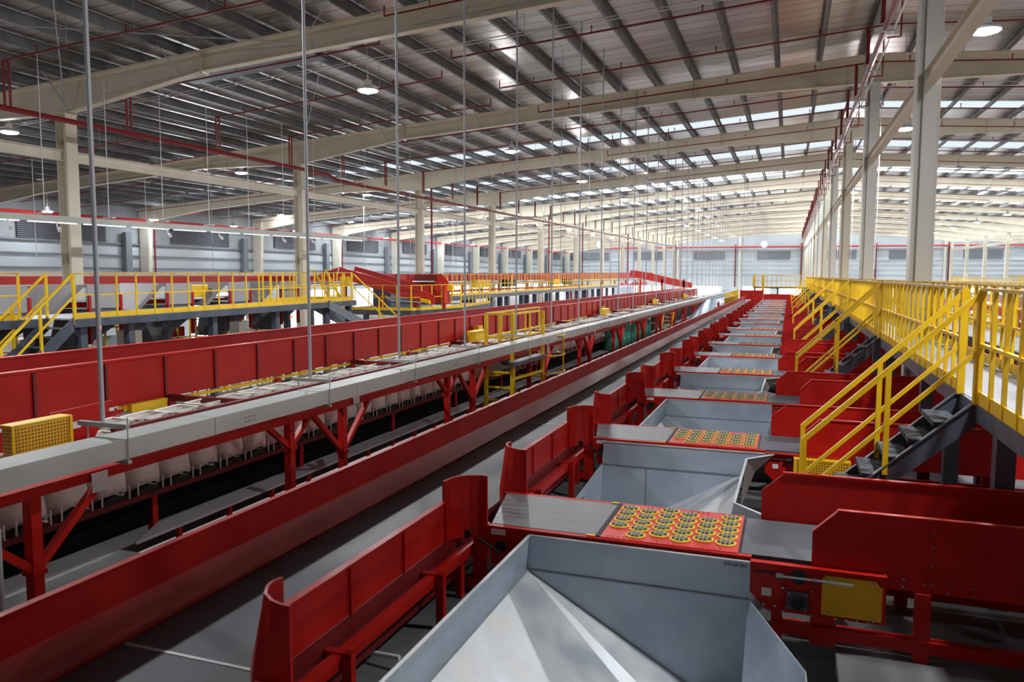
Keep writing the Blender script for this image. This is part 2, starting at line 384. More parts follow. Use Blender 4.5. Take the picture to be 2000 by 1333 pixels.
# portal frames
def rafter(k, y):
    org = (RX, y, roof_z(RX)+hz(y)-.6)
    h = hz(y)
    pts = []     # (x, top, depth)
    prof = [(XL+.3, 1.0), (-37, .62), (-26.3, .58), (-21, 1.0), (-15.7, .56), (-9, .60), (-3.5, .62), (RX, .98)]
    full = prof + [(2*RX-x, d) for x, d in reversed(prof[:-1])]
    fw = 'first' if k == 0 else od(k+1)
    t = thing('roof_rafter', 'tapered cream steel roof beam across the hall, %s from the camera' % fw, 'beam', org, 'portal roof beams')
    web = MB()
    for (xa, da), (xb, db) in zip(full, full[1:]):
        za, zb = roof_z(xa)+h, roof_z(xb)+h
        web.prism([(xa, y-.01, za-da), (xb, y-.01, zb-db), (xb, y-.01, zb), (xa, y-.01, za)], (0, .02, 0))
    web.build('web', RAFT, t)
    for name, off in (('top_flange', 0), ('bottom_flange', 1)):
        fl = MB()
        for (xa, da), (xb, db) in zip(full, full[1:]):
            za, zb = roof_z(xa)+h-off*da, roof_z(xb)+h-off*db
            fl.bar((xa, y, za), (xb, y, zb), .26, .022)
        fl.build(name, RAFT, t)
    for x, d in ((-15.7, .58), (-3.5, .64), (-26.3, .6), (8.5, .64), (20.7, .58)):
        st = MB(); z = roof_z(x)+h; st.box(x-.03, x+.03, y-.14, y+.14, z-d-.05, z+.02)
        st.build('splice_plate', RAFT, t)
    for x in PURX[::3] if k < 5 else []:
        if abs(x) > 34: continue
        z = roof_z(x)+h; d = 1.0
        for (xa, da), (xb, db) in zip(full, full[1:]):
            if xa <= x <= xb: d = da+(db-da)*(x-xa)/(xb-xa)
        br = MB(); br.tube((x, y-.1, z-d+.02), (x, y-1.0, z+.05), .018, 6); br.tube((x, y+.1, z-d+.02), (x, y+1.0, z+.05), .018, 6)
        br.build('flange_brace', ROD, t)
    return t
for k, y in enumerate(FR): rafter(k, y)

def icol(mb, x, y, z0, z1, w, d, tf=.03):
    """an I section: flanges face the camera's way along y"""
    mb.box(x-w/2, x+w/2, y-d/2, y-d/2+tf, z0, z1); mb.box(x-w/2, x+w/2, y+d/2-tf, y+d/2, z0, z1)
    mb.box(x-.015, x+.015, y-d/2+tf, y+d/2-tf, z0, z1)
def column(name, x, y, ztop, w, d, label, group, mats, zs=None):
    t = thing(name, label, 'column', (x, y, ZG), group)
    if zs is None: zs = ZG+.02
    m_ = MB()
    # web runs across the hall, flanges at the left and right
    m_.box(x-w/2, x-w/2+.03, y-d/2, y+d/2, ZG+.04, ztop); m_.box(x+w/2-.03, x+w/2, y-d/2, y+d/2, ZG+.04, ztop)
    m_.box(x-w/2+.03, x+w/2-.03, y-.015, y+.015, ZG+.04, ztop)
    m_.build('shaft', mats, t)
    if x == 2.53:
        c_ = MB(); c_.box(x-.09, x+w/2-.03, y-d/2+.02, y-.02, ZG+.04, ztop-.05); c_.build('cover_panel', mats, t)
    b = MB(); b.box(x-w/2-.1, x+w/2+.1, y-d/2-.1, y+d/2+.1, ZG, ZG+.04); b.build('base_plate', mats, t)
    c = MB(); c.box(x-w/2-.02, x+w/2+.02, y-d/2-.02, y+d/2+.02, ztop-.05, ztop); c.build('cap_plate', mats, t)
    return t
for k, y in enumerate(FR):
    column('steel_column', -21, y, roof_z(-21)+hz(y)-1.0, .42, .40, 'cream steel column, %s from the camera in the row left of the hall middle' % od(k+1), 'columns of the left row', CREAM)
    column('steel_column', 2.53, y, roof_z(2.53)+hz(y)-.98, .44, .42, 'pale steel column beside the yellow-railed walkway, %s from the camera' % od(k+1), 'columns of the ridge row', PALE if k in (0, 1, 3, 5, 7) else CREAM)  # alternate columns take the lighter colour, lamplight put into the paint
    column('steel_column', 26, y, roof_z(26)+hz(y)-1.0, .42, .40, 'cream steel column, %s from the camera in the row at the far right' % od(k+1), 'columns of the right row', CREAM)
    m_ = MB(); z1 = roof_z(XL)+hz(y)
    m_.prism([(XL+.22, y-.15, ZG), (XL+.7, y-.15, ZG), (XL+1.15, y-.15, z1-.1), (XL+.22, y-.15, z1-.1)], (0, .30, 0))
    tag(m_.build('wall_column', CREAM), 'tapered cream column against the left wall, %s from the camera' % od(k+1), 'column', 'columns along the left wall')
for i, x in enumerate((-32.5, -21, -9.2, 2.5, 14.3, 26.0)):
    m_ = MB(); m_.box(x-.2, x+.2, YB-.6, YB-.2, ZG, roof_z(x)+hz(YB)-.1)
    tag(m_.build('wall_column', CREAM), 'cream column against the far end wall, %s from the left' % od(i+1), 'column', 'columns along the end wall')
# eave ties between the columns of each row
ys = [YF+.2] + FR
for row, x, zt, h_, lab in (('left', -21, 3.62, .30, 'the left row'), ('ridge', 2.53, 4.14-.13, .26, 'the ridge column row'), ('right', 26, 3.62, .30, 'the far right row')):
    for k in range(len(ys)-1):
        a, b = ys[k]+(.21 if k else 0), ys[k+1]-.21
        za = zt-.15+hz(a)*.9; zb = zt-.15+hz(b)*.9
        m_ = MB()
        m_.bar((x, a, za), (x, b, zb), .015, h_); m_.bar((x, a, za+h_/2), (x, b, zb+h_/2), .20, .02); m_.bar((x, a, za-h_/2), (x, b, zb-h_/2), .20, .02)
        tag(m_.build('tie_beam', CREAM), 'cream tie beam along %s, %s span from the camera' % (lab, od(k+1)), 'beam', 'tie beams along the column rows')
# roof brace rods
for i, (p, q) in enumerate([((-20.8, 17.8, 5.2), (-12.2, 10.2, 6.3)), ((-20.8, 10.5, 5.6), (-12.5, 17.6, 6.1)), ((-12, 17.7, 6.4), (-4, 10, 6.9)), ((-20.8, 29.8, 5.4), (-12.4, 19, 6.3))]):
    m_ = MB(); m_.tube(p, q, .016, 6); tag(m_.build('brace_rod', ROD), ['thin diagonal brace rod under the roof at the upper left corner', 'thin brace rod crossing the first one under the roof at the upper left', 'thin brace rod under the roof left of the picture top middle', 'thin brace rod under the roof behind the first roof beam'][i], 'rod')
# dark cable ladders under the roof
for i, (xa, xb, y, z) in enumerate([(-17.4, -12.7, 19.2, 5.85), (-9.6, -2.0, 43, 6.55), (-12, -4, 92, 7.1), (14, 24, 91, 6.9)]):
    m_ = MB(); m_.prism([(xa, y-.35, z), (xb, y-.35, z+.072*(abs(xa-RX)-abs(xb-RX))), (xb, y+.35, z+.072*(abs(xa-RX)-abs(xb-RX))), (xa, y+.35, z)], (0, 0, .08))
    tag(m_.build('cable_tray', SLATE), ['dark cable tray just behind the nearest roof beam', 'dark cable tray behind the third roof beam at the middle', 'dark cable tray far along the roof left of the ridge', 'dark cable tray far along the roof right of the ridge'][i], 'tray')

# sprinkler pipes
def spr_z(x, y): return roof_z(x)+hz(y)-.55
m_ = MB(); h_ = lambda y: 4.17+hz(y)
m_.path([(-19.1, YF+.3, 4.08), (-19.1, 29.3, 4.40), (-19.1, 30.3, 4.20), (-19.1, 146, 5.25)], .075, 8)
mainL = m_.build('sprinkler_main', PIPE); tag(mainL, 'thick red sprinkler main pipe running the hall above the left column row', 'pipe')
m_ = MB(); m_.path([(2.0, YF+.3, 5.86), (2.0, 148, 6.75)], .075, 8)
mainR = thing('sprinkler_main', 'thick red sprinkler main pipe beside the ridge column row, with thin white pipe', 'pipe', (2.0, 60, 5.9))
m_.build('pipe', PIPE, mainR)
m_ = MB(); m_.path([(2.18, YF+.3, 5.80), (2.18, 148, 6.69)], .024, 6); m_.build('conduit', WHITE, mainR)
m_ = MB()
for i in range(34):
    y = 5+4*i; z = 5.86+(y+7)*.00575; m_.box(1.86, 2.24, y-.03, y+.03, z-.12, z-.09); m_.box(1.86, 1.88, y-.02, y+.02, z-.1, z+.5)
m_.build('bracket', ROD, mainR)
BR = []
y = 14.6
while y < 150:
    BR.append(y); y += 3.9 if (len(BR) % 3) else 4.2
for i, y in enumerate(BR):
    for side, (xa, xb, xm) in enumerate((( -19.1, -10.4, -19.4), (-9.3, 16, 2.0), (-40.5, -23.5, -40.5), (19, 40, 40))):
        if side == 3 and i > 20: continue
        if side == 2 and (y < 22): continue
        yy = y + (2.2 if side == 1 else 0) + (1.1 if side == 2 else 0)
        if yy > 150: continue
        nm = ('the left column row', 'the ridge', 'the left wall', 'the far right bay')[side]
        t = thing('sprinkler_pipe', 'thin red sprinkler branch pipe over %s, %s from the camera' % (nm, od(i+1)), 'pipe', (xm, yy, spr_z(xm, yy)), 'sprinkler branch pipes')
        m_ = MB(); pts = [(xa, yy, spr_z(xa, yy))]
        if xa < RX < xb: pts.append((RX, yy, spr_z(RX, yy)))
        pts.append((xb, yy, spr_z(xb, yy)))
        m_.path(pts, .026, 6)
        if side == 1:
            m_.path([(xa, yy, spr_z(xa, yy)), (xa, yy, spr_z(xa, yy)+.25)], .02, 6)
            m_.path([(1.9, yy, spr_z(1.9, yy)), (1.9, yy, 5.9+yy*.00575)], .05, 6)
            m_.path([(2.3, yy, spr_z(2.3, yy)), (2.3, yy, 5.9+yy*.00575-.35), (2.0, yy, 5.9+yy*.00575-.35)], .02, 6)
        if side == 0:
            m_.path([(-19.1, yy, spr_z(-19.1, yy)), (-19.1, yy, 4.15+hz(yy))], .035, 6)
            m_.path([(-19.1, yy, spr_z(-19.1, yy)), (-19.1, yy+.16, spr_z(-19.1, yy)), (-19.1, yy+.16, 4.15+hz(yy))], .035, 6)
            m_.path([(xb, yy, spr_z(xb, yy)), (xb, yy, spr_z(xb, yy)+.25)], .02, 6)
        m_.build('pipe', PIPE, t)
        for hx in (xa+2.2, (xa+xb)/2, xb-2.2):
            s_ = MB(); s_.tube((hx, yy, spr_z(hx, yy)), (hx, yy, spr_z(hx, yy)+.86), .007, 5); s_.build('hanger', ROD, t)
        if i < 9:
            x = xa+1.2; 
            while x < min(xb, 20):
                z = spr_z(x, yy); s_ = MB(); s_.tube((x, yy, z), (x, yy, z+.16), .014, 6); s_.tube((x, yy, z+.15), (x, yy, z+.19), .026, 6)
                s_.build('sprinkler_head', PIPE, t); x += 2.9
# vertical red pipes
for i, (x, y, z0, z1) in enumerate([(-20.2, 42, -2.5, 5.2), (-42.1, 42.8, 0, 3.6), (-42.1, 67, -1, 4), (-20.4, 66.5, -3, 5.4), (-20.4, 78.5, -3, 5.5), (2.0, YB-.5, -2, 6.4), (14.8, YB-.5, -2, 6.2), (26.6, YB-.5, -2, 6.2), (-10, YB-.5, -2, 6.2), (-21.6, YB-.5, -2, 6.2), (-20.3, 102, -3, 5.6), (26.6, 66, -2, 5.5)]):
    m_ = MB(); m_.tube((x, y, z0), (x, y, z1), .06 if y < 100 else .12, 8)
    tag(m_.build('riser_pipe', PIPE), 'vertical red riser pipe, %s from the camera' % od(i+1) if i not in (0, 1) else ['vertical red riser pipe beside the third column of the left row', 'vertical red riser pipe beside a tapered left wall column'][i], 'pipe', 'red riser pipes')
m_ = MB(); m_.path([(-41.9, YF+.5, 3.3), (-41.9, YB-.6, 4.7)], .11, 8); tag(m_.build('wall_pipe', mat('bright_red_pipe', (.62, .03, .03), .4)), 'bright red pipe running high along the left wall', 'pipe')
m_ = MB(); m_.path([(XL+.6, YB-.7, 5.75), (XR-1, YB-.7, 5.65)], .15, 8); tag(m_.build('wall_pipe', mat('bright_red_pipe_end', (.62, .03, .03), .4)), 'bright red pipe running high across the far end wall', 'pipe')

# high bay lamps
def lamp_proto(loc, dm=None):
    x, y, z = loc
    t = thing('high_bay_lamp', '', 'lamp', loc, 'high bay lamps')
    m_ = MB(); m_.lathe(loc, [(.283, .016), (.29, .04), (.285, .075), (.16, .13), (.11, .15), (.11, .30), (.04, .33), (.0, .33)], 20); m_.build('lamp_housing', WHITE, t, smooth=False)
    m_ = MB(); m_.lathe(loc, [(.283, .014), (.262, .0), (.17, -.03), (0, -.045)], 14); m_.build('diffuser', dm or LAMP, t)
    m_ = MB(); m_.tube((x, y, z+.33), (x, y, z+1.75), .011, 6); m_.tube((x, y, z+.33), (x, y, z+.45), .03, 6); m_.build('hanging_rod', WHITE, t)
    return t
rows = [(-39.5, 4.45, 'nearest the left wall', 32.0, 10.8, 11), (-25.5, 4.70, 'second from the left wall', 7.6, 12, 12), (-11.4, 5.02, 'left of the ridge', 7.6, 12, 12), (3.65, 4.88, 'just right of the ridge columns', 6.85, 11.85, 12), (18, 4.8, 'over the right-hand machines', 7.6, 12, 12), (32, 4.6, 'far over on the right', 7.6, 12, 12)]  # long rows begin with an unseen lamp that lights the near end
lps = [None, None]
for x, z, nm, y0, dy, n in rows:
    for i in range(n):
        y = y0+dy*i
        if y > 150: continue
        lab = 'round white high bay lamp %s, %s from the camera' % (nm, od(i+1))
        loc = (x, y, z+hz(y))
        w_ = 1 if x < -30 else 0
        if lps[w_] is None:
            lps[w_] = lamp_proto(loc, LAMP2 if w_ else LAMP); lps[w_]['label'] = lab; reindex()
        else: dup(lps[w_], loc, lab)
for i in range(9):
    y = 33.4+8*i; dup(lps[1], (-40.7, y, 3.33+hz(y)), 'round white lamp hanging low before the left wall, %s from the camera' % od(i+1))
# thin white conduits the lamps hang from
for i in range(12):
    y = 7.6+12*i
    for j, dx in enumerate((0, .5)):
        m_ = MB(); m_.path([(-27.5, y+dx, roof_z(-27.5)+hz(y)-.55+dx*.5), (-20, y+dx, roof_z(-20)+hz(y)-.50+dx*.5), (RX, y+dx, roof_z(RX)+hz(y)-.75+dx*.5), (18, y+dx, roof_z(18)+hz(y)-.7+dx*.5)], .014, 5)
        tag(m_.build('conduit', WHITE), 'thin white conduit across the hall under the roof, %s of the %s set' % (od(i+1), ('near', 'back')[j]), 'conduit', 'conduits the lamps hang from')

# ------------------------------------------------------------------ main belt
YE = 90.0
mb_ = thing('belt_conveyor', 'long wide grey belt conveyor with a tall red side wall, running to the far end', 'conveyor', (-3.7, 2, ZM))
m_ = MB(); m_.box(-4.34, -2.95, -2, YE, -2.66, -2.60); m_.build('belt', BELT, mb_)
m_ = MB()
m_.prism([(-4.53, -2, -2.86), (-4.50, -2, -2.86), (-4.50, -2, -2.40), (-4.36, -2, -2.585), (-4.345, -2, -2.58), (-4.49, -2, -2.37), (-4.50, -2, -2.11), (-4.47, -2, -2.105), (-4.47, -2, -2.085), (-4.53, -2, -2.085)], (0, YE+2, 0), 0)
m_.build('side_wall', RED, mb_)
m_ = MB(); m_.add([(-4.352, -2, -2.575), (-4.352, YE, -2.575), (-4.486, YE, -2.378), (-4.486, -2, -2.378)], [(0, 1, 2, 3)])
m_.build('skirt', SKIRT, mb_, solid=.006)
for y in (4.0, 12.8, 21.5, 30, 39, 48):
    m_ = MB(); m_.box(-4.34, -2.97, y, y+.025, -2.60, -2.595); m_.build('belt_seam', GALVS, mb_)
m_ = MB()
m_.box(-2.958, -2.942, -2, YE, -2.90, -2.48); m_.box(-2.942, -2.87, -2, YE, -2.64, -2.625); m_.build('side_frame', DRED, mb_)  # dark red fills the gap below the guards, its shade in the colour
m_ = MB(); m_.box(-2.87, -2.80, -2, YE, -2.68, -2.58); m_.build('edge_rail', RED, mb_)
for i, y in enumerate([2.1, 6.5, 10.8, 15.0, 19.3, 23.6, 27.8, 36.4, 45, 53, 62, 70, 79]):
    m_ = MB(); m_.box(-4.5, -4.44, y, y+.08, ZM, -2.7); m_.box(-2.9, -2.84, y, y+.08, ZM, -2.68); m_.box(-4.5, -2.9, y, y+.06, -2.9, -2.8); m_.build('leg', RED, mb_)

# side guards between the feed lines
PITCH = 4.26; Y1 = 6.70; NF = 19
def side_guard(k):
    a = Y1+PITCH*k+1.45; b = Y1+PITCH*(k+1)-.33
    m_ = MB(); m_.box(-2.965, -2.945, a, b, -2.47, -2.10); m_.box(-2.99, -2.93, a, b, -2.11, -2.09)
    n = 3
    for i in range(n+1):
        y = a+(b-a)*i/n; m_.box(-2.945, -2.925, y-.012, y+.012, -2.47, -2.10)
    return m_, a, b
g0 = None
for k in range(-1, NF-1):
    m_, a, b = side_guard(k)
    if g0 is None:
        t = thing('side_guard', 'low red side guard wall along the belt, nearest to the camera', 'guard', (-2.95, a, -2.6), 'low side guards along the main belt')
        m_.build('panel', RED, t)
        for y in (a+.5, b-.5):
            m2 = MB(); m2.box(-2.93, -2.72, y-.03, y+.03, -2.61, -2.57); m2.box(-2.79, -2.72, y-.03, y+.03, ZM, -2.57)
            m2.build('bracket', RED, t)
        g0 = t; A0 = a; reindex()
    else: dup(g0, (-2.95, a, -2.6), 'low red side guard wall along the belt, %s from the camera' % od(k+2))

# ------------------------------------------------------------------ feed lines
def curve_guard(parent, rows, name='curved_guard'):
    m_ = MB(); m_.loft(rows); return m_.build(name, RED, parent, solid=.02)
def pod(mb, x, y, z):
    n = 14
    mb.add([(x+.095*math.cos(2*math.pi*i/n), y+.095*math.sin(2*math.pi*i/n), z+.002) for i in range(n)] + [(x+.095*math.cos(2*math.pi*i/n), y+.095*math.sin(2*math.pi*i/n), z+.008) for i in range(n)],
           [(i, (i+1) % n, (i+1) % n+n, i+n) for i in range(n)] + [tuple(range(n, 2*n))], 0)
    mb.add([(x+.078*math.cos(2*math.pi*i/n), y+.078*math.sin(2*math.pi*i/n), z+.0095) for i in range(n)], [tuple(range(n))], 1)
    for dx, l in ((-.058, .025), (-.019, .056), (.019, .056), (.058, .025)):
        mb.box(x+dx-.012, x+dx+.012, y-l, y+l, z+.008, z+.022, 2)
PODY = mat('pod_ring', (0.85, 0.55, 0.02), .4); PODG = mat('pod_cup', (0.50, 0.44, 0.12), .5); PODR = mat('pod_roller', (0.11, 0.11, 0.115), .4)
REDPL = noisy(mat('diverter_plate', (0.62, 0.045, 0.035), .4), (0.58, 0.035, 0.03), (0.66, 0.07, 0.055), 4)
def pods(x0, y0):
    out = []
    for i in range(6):
        off = [0.0, -.05, .05, -.02, .06, 0.02][i]
        x = x0+.105+i*.198
        ys_ = [.20+.185*j + off for j in range(5)]
        if i in (0, 4): ys_ = ys_[:4] if i == 4 else ys_[1:]
        for yv in ys_:
            if .09 < yv < 1.02: out.append((x, y0+yv))
    return out
def feed(kind, y0, near):
    """one cross feed line; y0 is its near side"""
    t = thing('feed_conveyor', '', 'conveyor', (-2.65, y0, ZM), 'cross feed lines onto the main belt')
    y1 = y0+1.10
    m_ = MB(); m_.prism([(-2.62, y0+.04, -2.40), (-1.60, y0+.04, -2.40), (-1.60, y1-.04, -2.40), (-2.84, y1-.04, -2.40)], (0, 0, .03)); m_.build('infeed_belt', BELT2, t)
    m_ = MB(); m_.box(-1.555, -.345, y0+.01, y1-.01, -2.40, -2.365); m_.build('diverter_plate', REDPL, t)
    plate = t
    ds = MB()
    for i in range(5):
        for (bx, by) in ((-1.50, .05), (-1.05, .045), (-.65, .04), (-1.30, 1.055), (-.85, 1.06), (-.55, 1.055)):
            if i < 4: ds.box(bx+.05*i, bx+.05*i+.014, y0+by, y0+by+.014, -2.365, -2.357)
    ds.build('ball_transfer', STEEL, t)
    if near:
        plate = [o for o in COL.objects if o.parent == t and o.name.startswith('diverter_plate')][0]
        for (x, y) in pods(-1.555, y0):
            p_ = MB(); pod(p_, x, y, -2.365); p_.build('roller_pod', [PODY, PODG, PODR], plate)
    else:
        p_ = MB()
        for (x, y) in pods(-1.555, y0): pod(p_, x, y, -2.365)
        o = p_.build('roller_pods', [PODY, PODG, PODR], t); o['kind'] = 'stuff'; o.name = 'roller_pod'
    m_ = MB(); m_.box(-.32, 3.15, y0+.04, y1-.04, -2.41, -2.372); m_.build('outfeed_belt', BELT, t)
    # side channels
    m_ = MB()
    m_.box(-2.66, -.23, y0-.03, y0+.03, -2.55, -2.372); m_.box(-2.88, -.35, y1-.03, y1+.03, -2.55, -2.372)
    m_.box(-2.60, -2.2, y0-.02, y1+.02, -2.75, -2.55); m_.build('side_channel', RED, t)
    m_ = MB(); m_.box(-1.60, -1.558, y0+.02, y1-.02, -2.40, -2.362); m_.box(-.345, -.31, y0+.02, y1-.02, -2.44, -2.38); m_.build('roller_gap', BLACK, t)
    # walls of the outfeed
    n_ = MB(); n_.prism([(.245, y0, -2.50), (3.15, y0, -2.50), (3.15, y0, -1.905), (.446, y0, -1.905), (.245, y0, -2.105)], (0, -.02, 0))
    n_.bar((.43, y0-.01, -1.905), (3.15, y0-.01, -1.905), .05, .02); n_.bar((.245, y0-.01, -2.105), (.446, y0-.01, -1.905), .05, .02)
    n_.box(1.105, 1.125, y0-.035, y0-.02, -2.5, -1.92)
    n_.build('near_wall', RED, t)
    n_ = MB(); n_.prism([(-.19, y1, -2.50), (3.15, y1, -2.50), (3.15, y1, -1.90), (.017, y1, -1.90), (-.19, y1, -2.09)], (0, .02, 0))
    n_.bar((.0, y1+.01, -1.90), (3.15, y1+.01, -1.90), .045, .02); n_.build('far_wall', RED, t)
    b_ = MB()
    for (x, z) in ((1.13, -2.02), (1.13, -2.12), (1.13, -2.27), (1.13, -2.42), (1.08, -2.42), (.93, -2.40), (.93, -2.46), (.80, -2.38), (.80, -2.44), (1.25, -2.41), (1.25, -2.47), (1.42, -2.41), (1.42, -2.47)):
        b_.tube((x, y0-.02, z), (x, y0-.045, z), .009, 6)
    b_.build('wall_bolt', STEEL, t)
    # near side plate with the drive parts
    n_ = MB(); n_.prism([(-.235, y0-.03, -2.39), (.81, y0-.03, -2.39), (.81, y0-.03, -2.80), (.05, y0-.03, -2.80), (-.10, y0-.03, -2.80), (-.235, y0-.03, -2.66)], (0, -.03, 0)); n_.box(-.235, .81, y0-.10, y0-.03, -2.40, -2.385)
    n_.build('drive_plate', RED, t)
    yp = y0-.062
    if kind == 'plate':
        n_ = MB(); n_.prism([(.33, yp, -2.77), (.78, yp, -2.77), (.78, yp, -2.50), (.73, yp, -2.44), (.36, yp, -2.44), (.33, yp, -2.47)], (0, -.012, 0)); n_.build('yellow_cover', YEL, t)
        n_ = MB(); n_.box(.06, .23, yp-.03, yp, -2.76, -2.60); n_.build('bearing_block', SLATE, t, bevel=.008)
        n_ = MB(); n_.tube((.145, yp-.07, -2.69), (.145, yp-.02, -2.69), .048, 14); n_.build('bearing_cap', BLACK, t)
        n_ = MB(); n_.tube((-.03, yp-.06, -2.475), (.56, yp-.06, -2.475), .012, 8); n_.tube((-.03, yp-.06, -2.475), (.03, yp-.06, -2.475), .032, 6); n_.tube((.26, yp-.06, -2.475), (.29, yp-.06, -2.475), .024, 6); n_.build('tension_rod', STEEL, t)
        n_ = MB(); n_.box(-.20, -.02, yp-.003, yp, -2.485, -2.462); n_.tube((.15, yp+.002, -2.485), (.15, yp-.003, -2.485), .065, 16); n_.build('slot', BLACK, t)
        n_ = MB(); n_.box(-.14, 0.0, yp-.003, yp, -2.68, -2.61); n_.build('maker_plate', PAPER, t)
        n_ = MB()
        for (x, z) in ((.03, -2.58), (.26, -2.58), (.03, -2.78), (.26, -2.78), (.08, -2.62), (.21, -2.62), (.08, -2.74), (.21, -2.74), (.40, -2.46), (.70, -2.46), (.38, -2.74), (.44, -2.785), (.52, -2.785), (.60, -2.785), (.68, -2.785), (.72, -2.76), (-.12, -2.74), (-.03, -2.745)):
            n_.tube((x, yp, z), (x, yp-.035, z), .011, 6)
        n_.build('bolt', STEEL, t)
    else:
        n_ = MB(); n_.box(.15, .82, yp-.16, yp, -2.62, -2.42); n_.build('perforated_cover', PERF, t)
        n_ = MB(); n_.box(.15, .82, yp-.165, yp-.0, -2.425, -2.41); n_.box(.13, .16, yp-.165, yp, -2.62, -2.41); n_.box(.81, .83, yp-.165, yp, -2.62, -2.41); n_.build('cover_rim', YEL, t)
        n_ = MB(); n_.box(-.14, 0.0, yp-.003, yp, -2.60, -2.54); n_.build('maker_plate', PAPER, t)
        n_ = MB(); n_.tube((-.16, yp-.01, -2.47), (.12, yp-.01, -2.47), .012, 8); n_.tube((.03, yp-.03, -2.47), (.1, yp-.03, -2.47), .03, 8); n_.build('tension_rod', BLACK, t)
    # lower frame and legs
    n_ = MB(); n_.box(-.05, 3.15, y0-.08, y0+.02, -2.98, -2.88); n_.box(-.1, 3.15, y1-.02, y1+.06, -2.98, -2.88); n_.build('lower_rail', RED, t)
    for (x, w) in ((-.06, .09), (1.02, .11), (2.6, .1)):
        n_ = MB(); n_.box(x, x+w, y0-.07, y0+.01, ZM, -2.5); n_.build('leg', RED, t)
        n_ = MB(); n_.box(x, x+w, y1-.01, y1+.05, ZM, -2.5); n_.build('leg', RED, t)
    n_ = MB(); n_.box(.25, .45, y0-.03, y0+.02, ZM, -2.79); n_.build('leg', RED2, t)
    n_ = MB(); n_.box(-2.80, -2.66, y0+.0, y0+.08, -2.96, -2.44); n_.box(-2.84, -2.60, y0-.05, y0+.12, -3.0, -2.90); n_.build('leg', RED, t)
    n_ = MB(); n_.box(-2.45, -2.37, y0+.2, y0+.28, ZM, -2.56); n_.build('leg', DRED, t)
    n_ = MB(); n_.tube((-2.84, y0+.02, -2.47), (-2.84, y0-.07, -2.47), .045, 10); n_.box(-2.55, -2.45, y0-.05, y0, -2.60, -2.50); n_.tube((-2.72, y0-.05, -2.50), (-2.50, y0-.05, -2.62), .014, 6); n_.build('chain_wheel', BLACK, t)
    n_ = MB(); n_.box(-2.60, -2.46, y0-.034, y0-.03, -2.45, -2.40); n_.build('maker_plate', PAPER, t)
    n_ = MB(); n_.box(-2.70, -2.64, y0+.0, y0+.03, -2.372, -2.36); n_.box(-1.68, -1.60, y0+.0, y0+.03, -2.372, -2.36); n_.box(-1.68, -1.60, y1-.03, y1, -2.372, -2.36); n_.build('corner_mark', YEL, t)
    # guards that curl away from the belt opening
    top = [(-2.65, y0), (-2.73, y0+.005), (-2.83, y0-.03), (-2.91, y0-.10), (-2.95, y0-.20), (-2.962, y0-.33)]
    curve_guard(t, [[(x, y, -2.50) for x, y in top], [(x, y, -1.90) for x, y in top]], 'near_guard')
    yy = y0+1.17
    tp = [(-2.65, yy), (-2.72, yy+.005), (-2.80, yy+.03), (-2.90, yy+.10), (-2.96, yy+.20), (-2.975, yy+.27), (-2.955, yy+.34)]
    bt = [(-2.65, yy), (-2.74, yy), (-2.83, yy), (-2.92, yy), (-2.98, yy+.06), (-2.98, yy+.2), (-2.96, yy+.34)]
    curve_guard(t, [[(x, y, -2.50) for x, y in bt], [(x, y, -2.37) for x, y in bt], [(x*.5+u*.5, y*.5+v*.5, -2.13) for (x, y), (u, v) in zip(bt, tp)], [(x, y, -1.90) for x, y in tp]], 'far_guard')
    return t
protos = {}
for kind in ('plate', 'guard'):
    for near in (True, False): protos[(kind, near)] = None
XM = 3.2
for k in range(0, NF+1):
    y0 = Y1+PITCH*(k-1); kind = 'plate' if k % 2 else 'guard'; near = k <= 6
    lab = 'red cross feed conveyor with roller plate left of the walkway, %s from the camera' % od(k+1)
    if protos[(kind, near)] is None:
        t = feed(kind, y0, near); t['label'] = lab; protos[(kind, near)] = (t, y0); reindex()
    else:
        p_, py = protos[(kind, near)]; dup(p_, (-2.65, y0, ZM), lab)
for k in range(0, NF+1):
    y0 = Y1+PITCH*(k-1); kind = 'plate' if k % 2 else 'guard'
    p_, py = protos[(kind, False)]
    dup(p_, (2*XM+2.65, y0, ZM), 'red cross feed conveyor beyond the walkway, %s from the camera' % od(k+1), 'cross feed lines beyond the walkway', sx=-1)

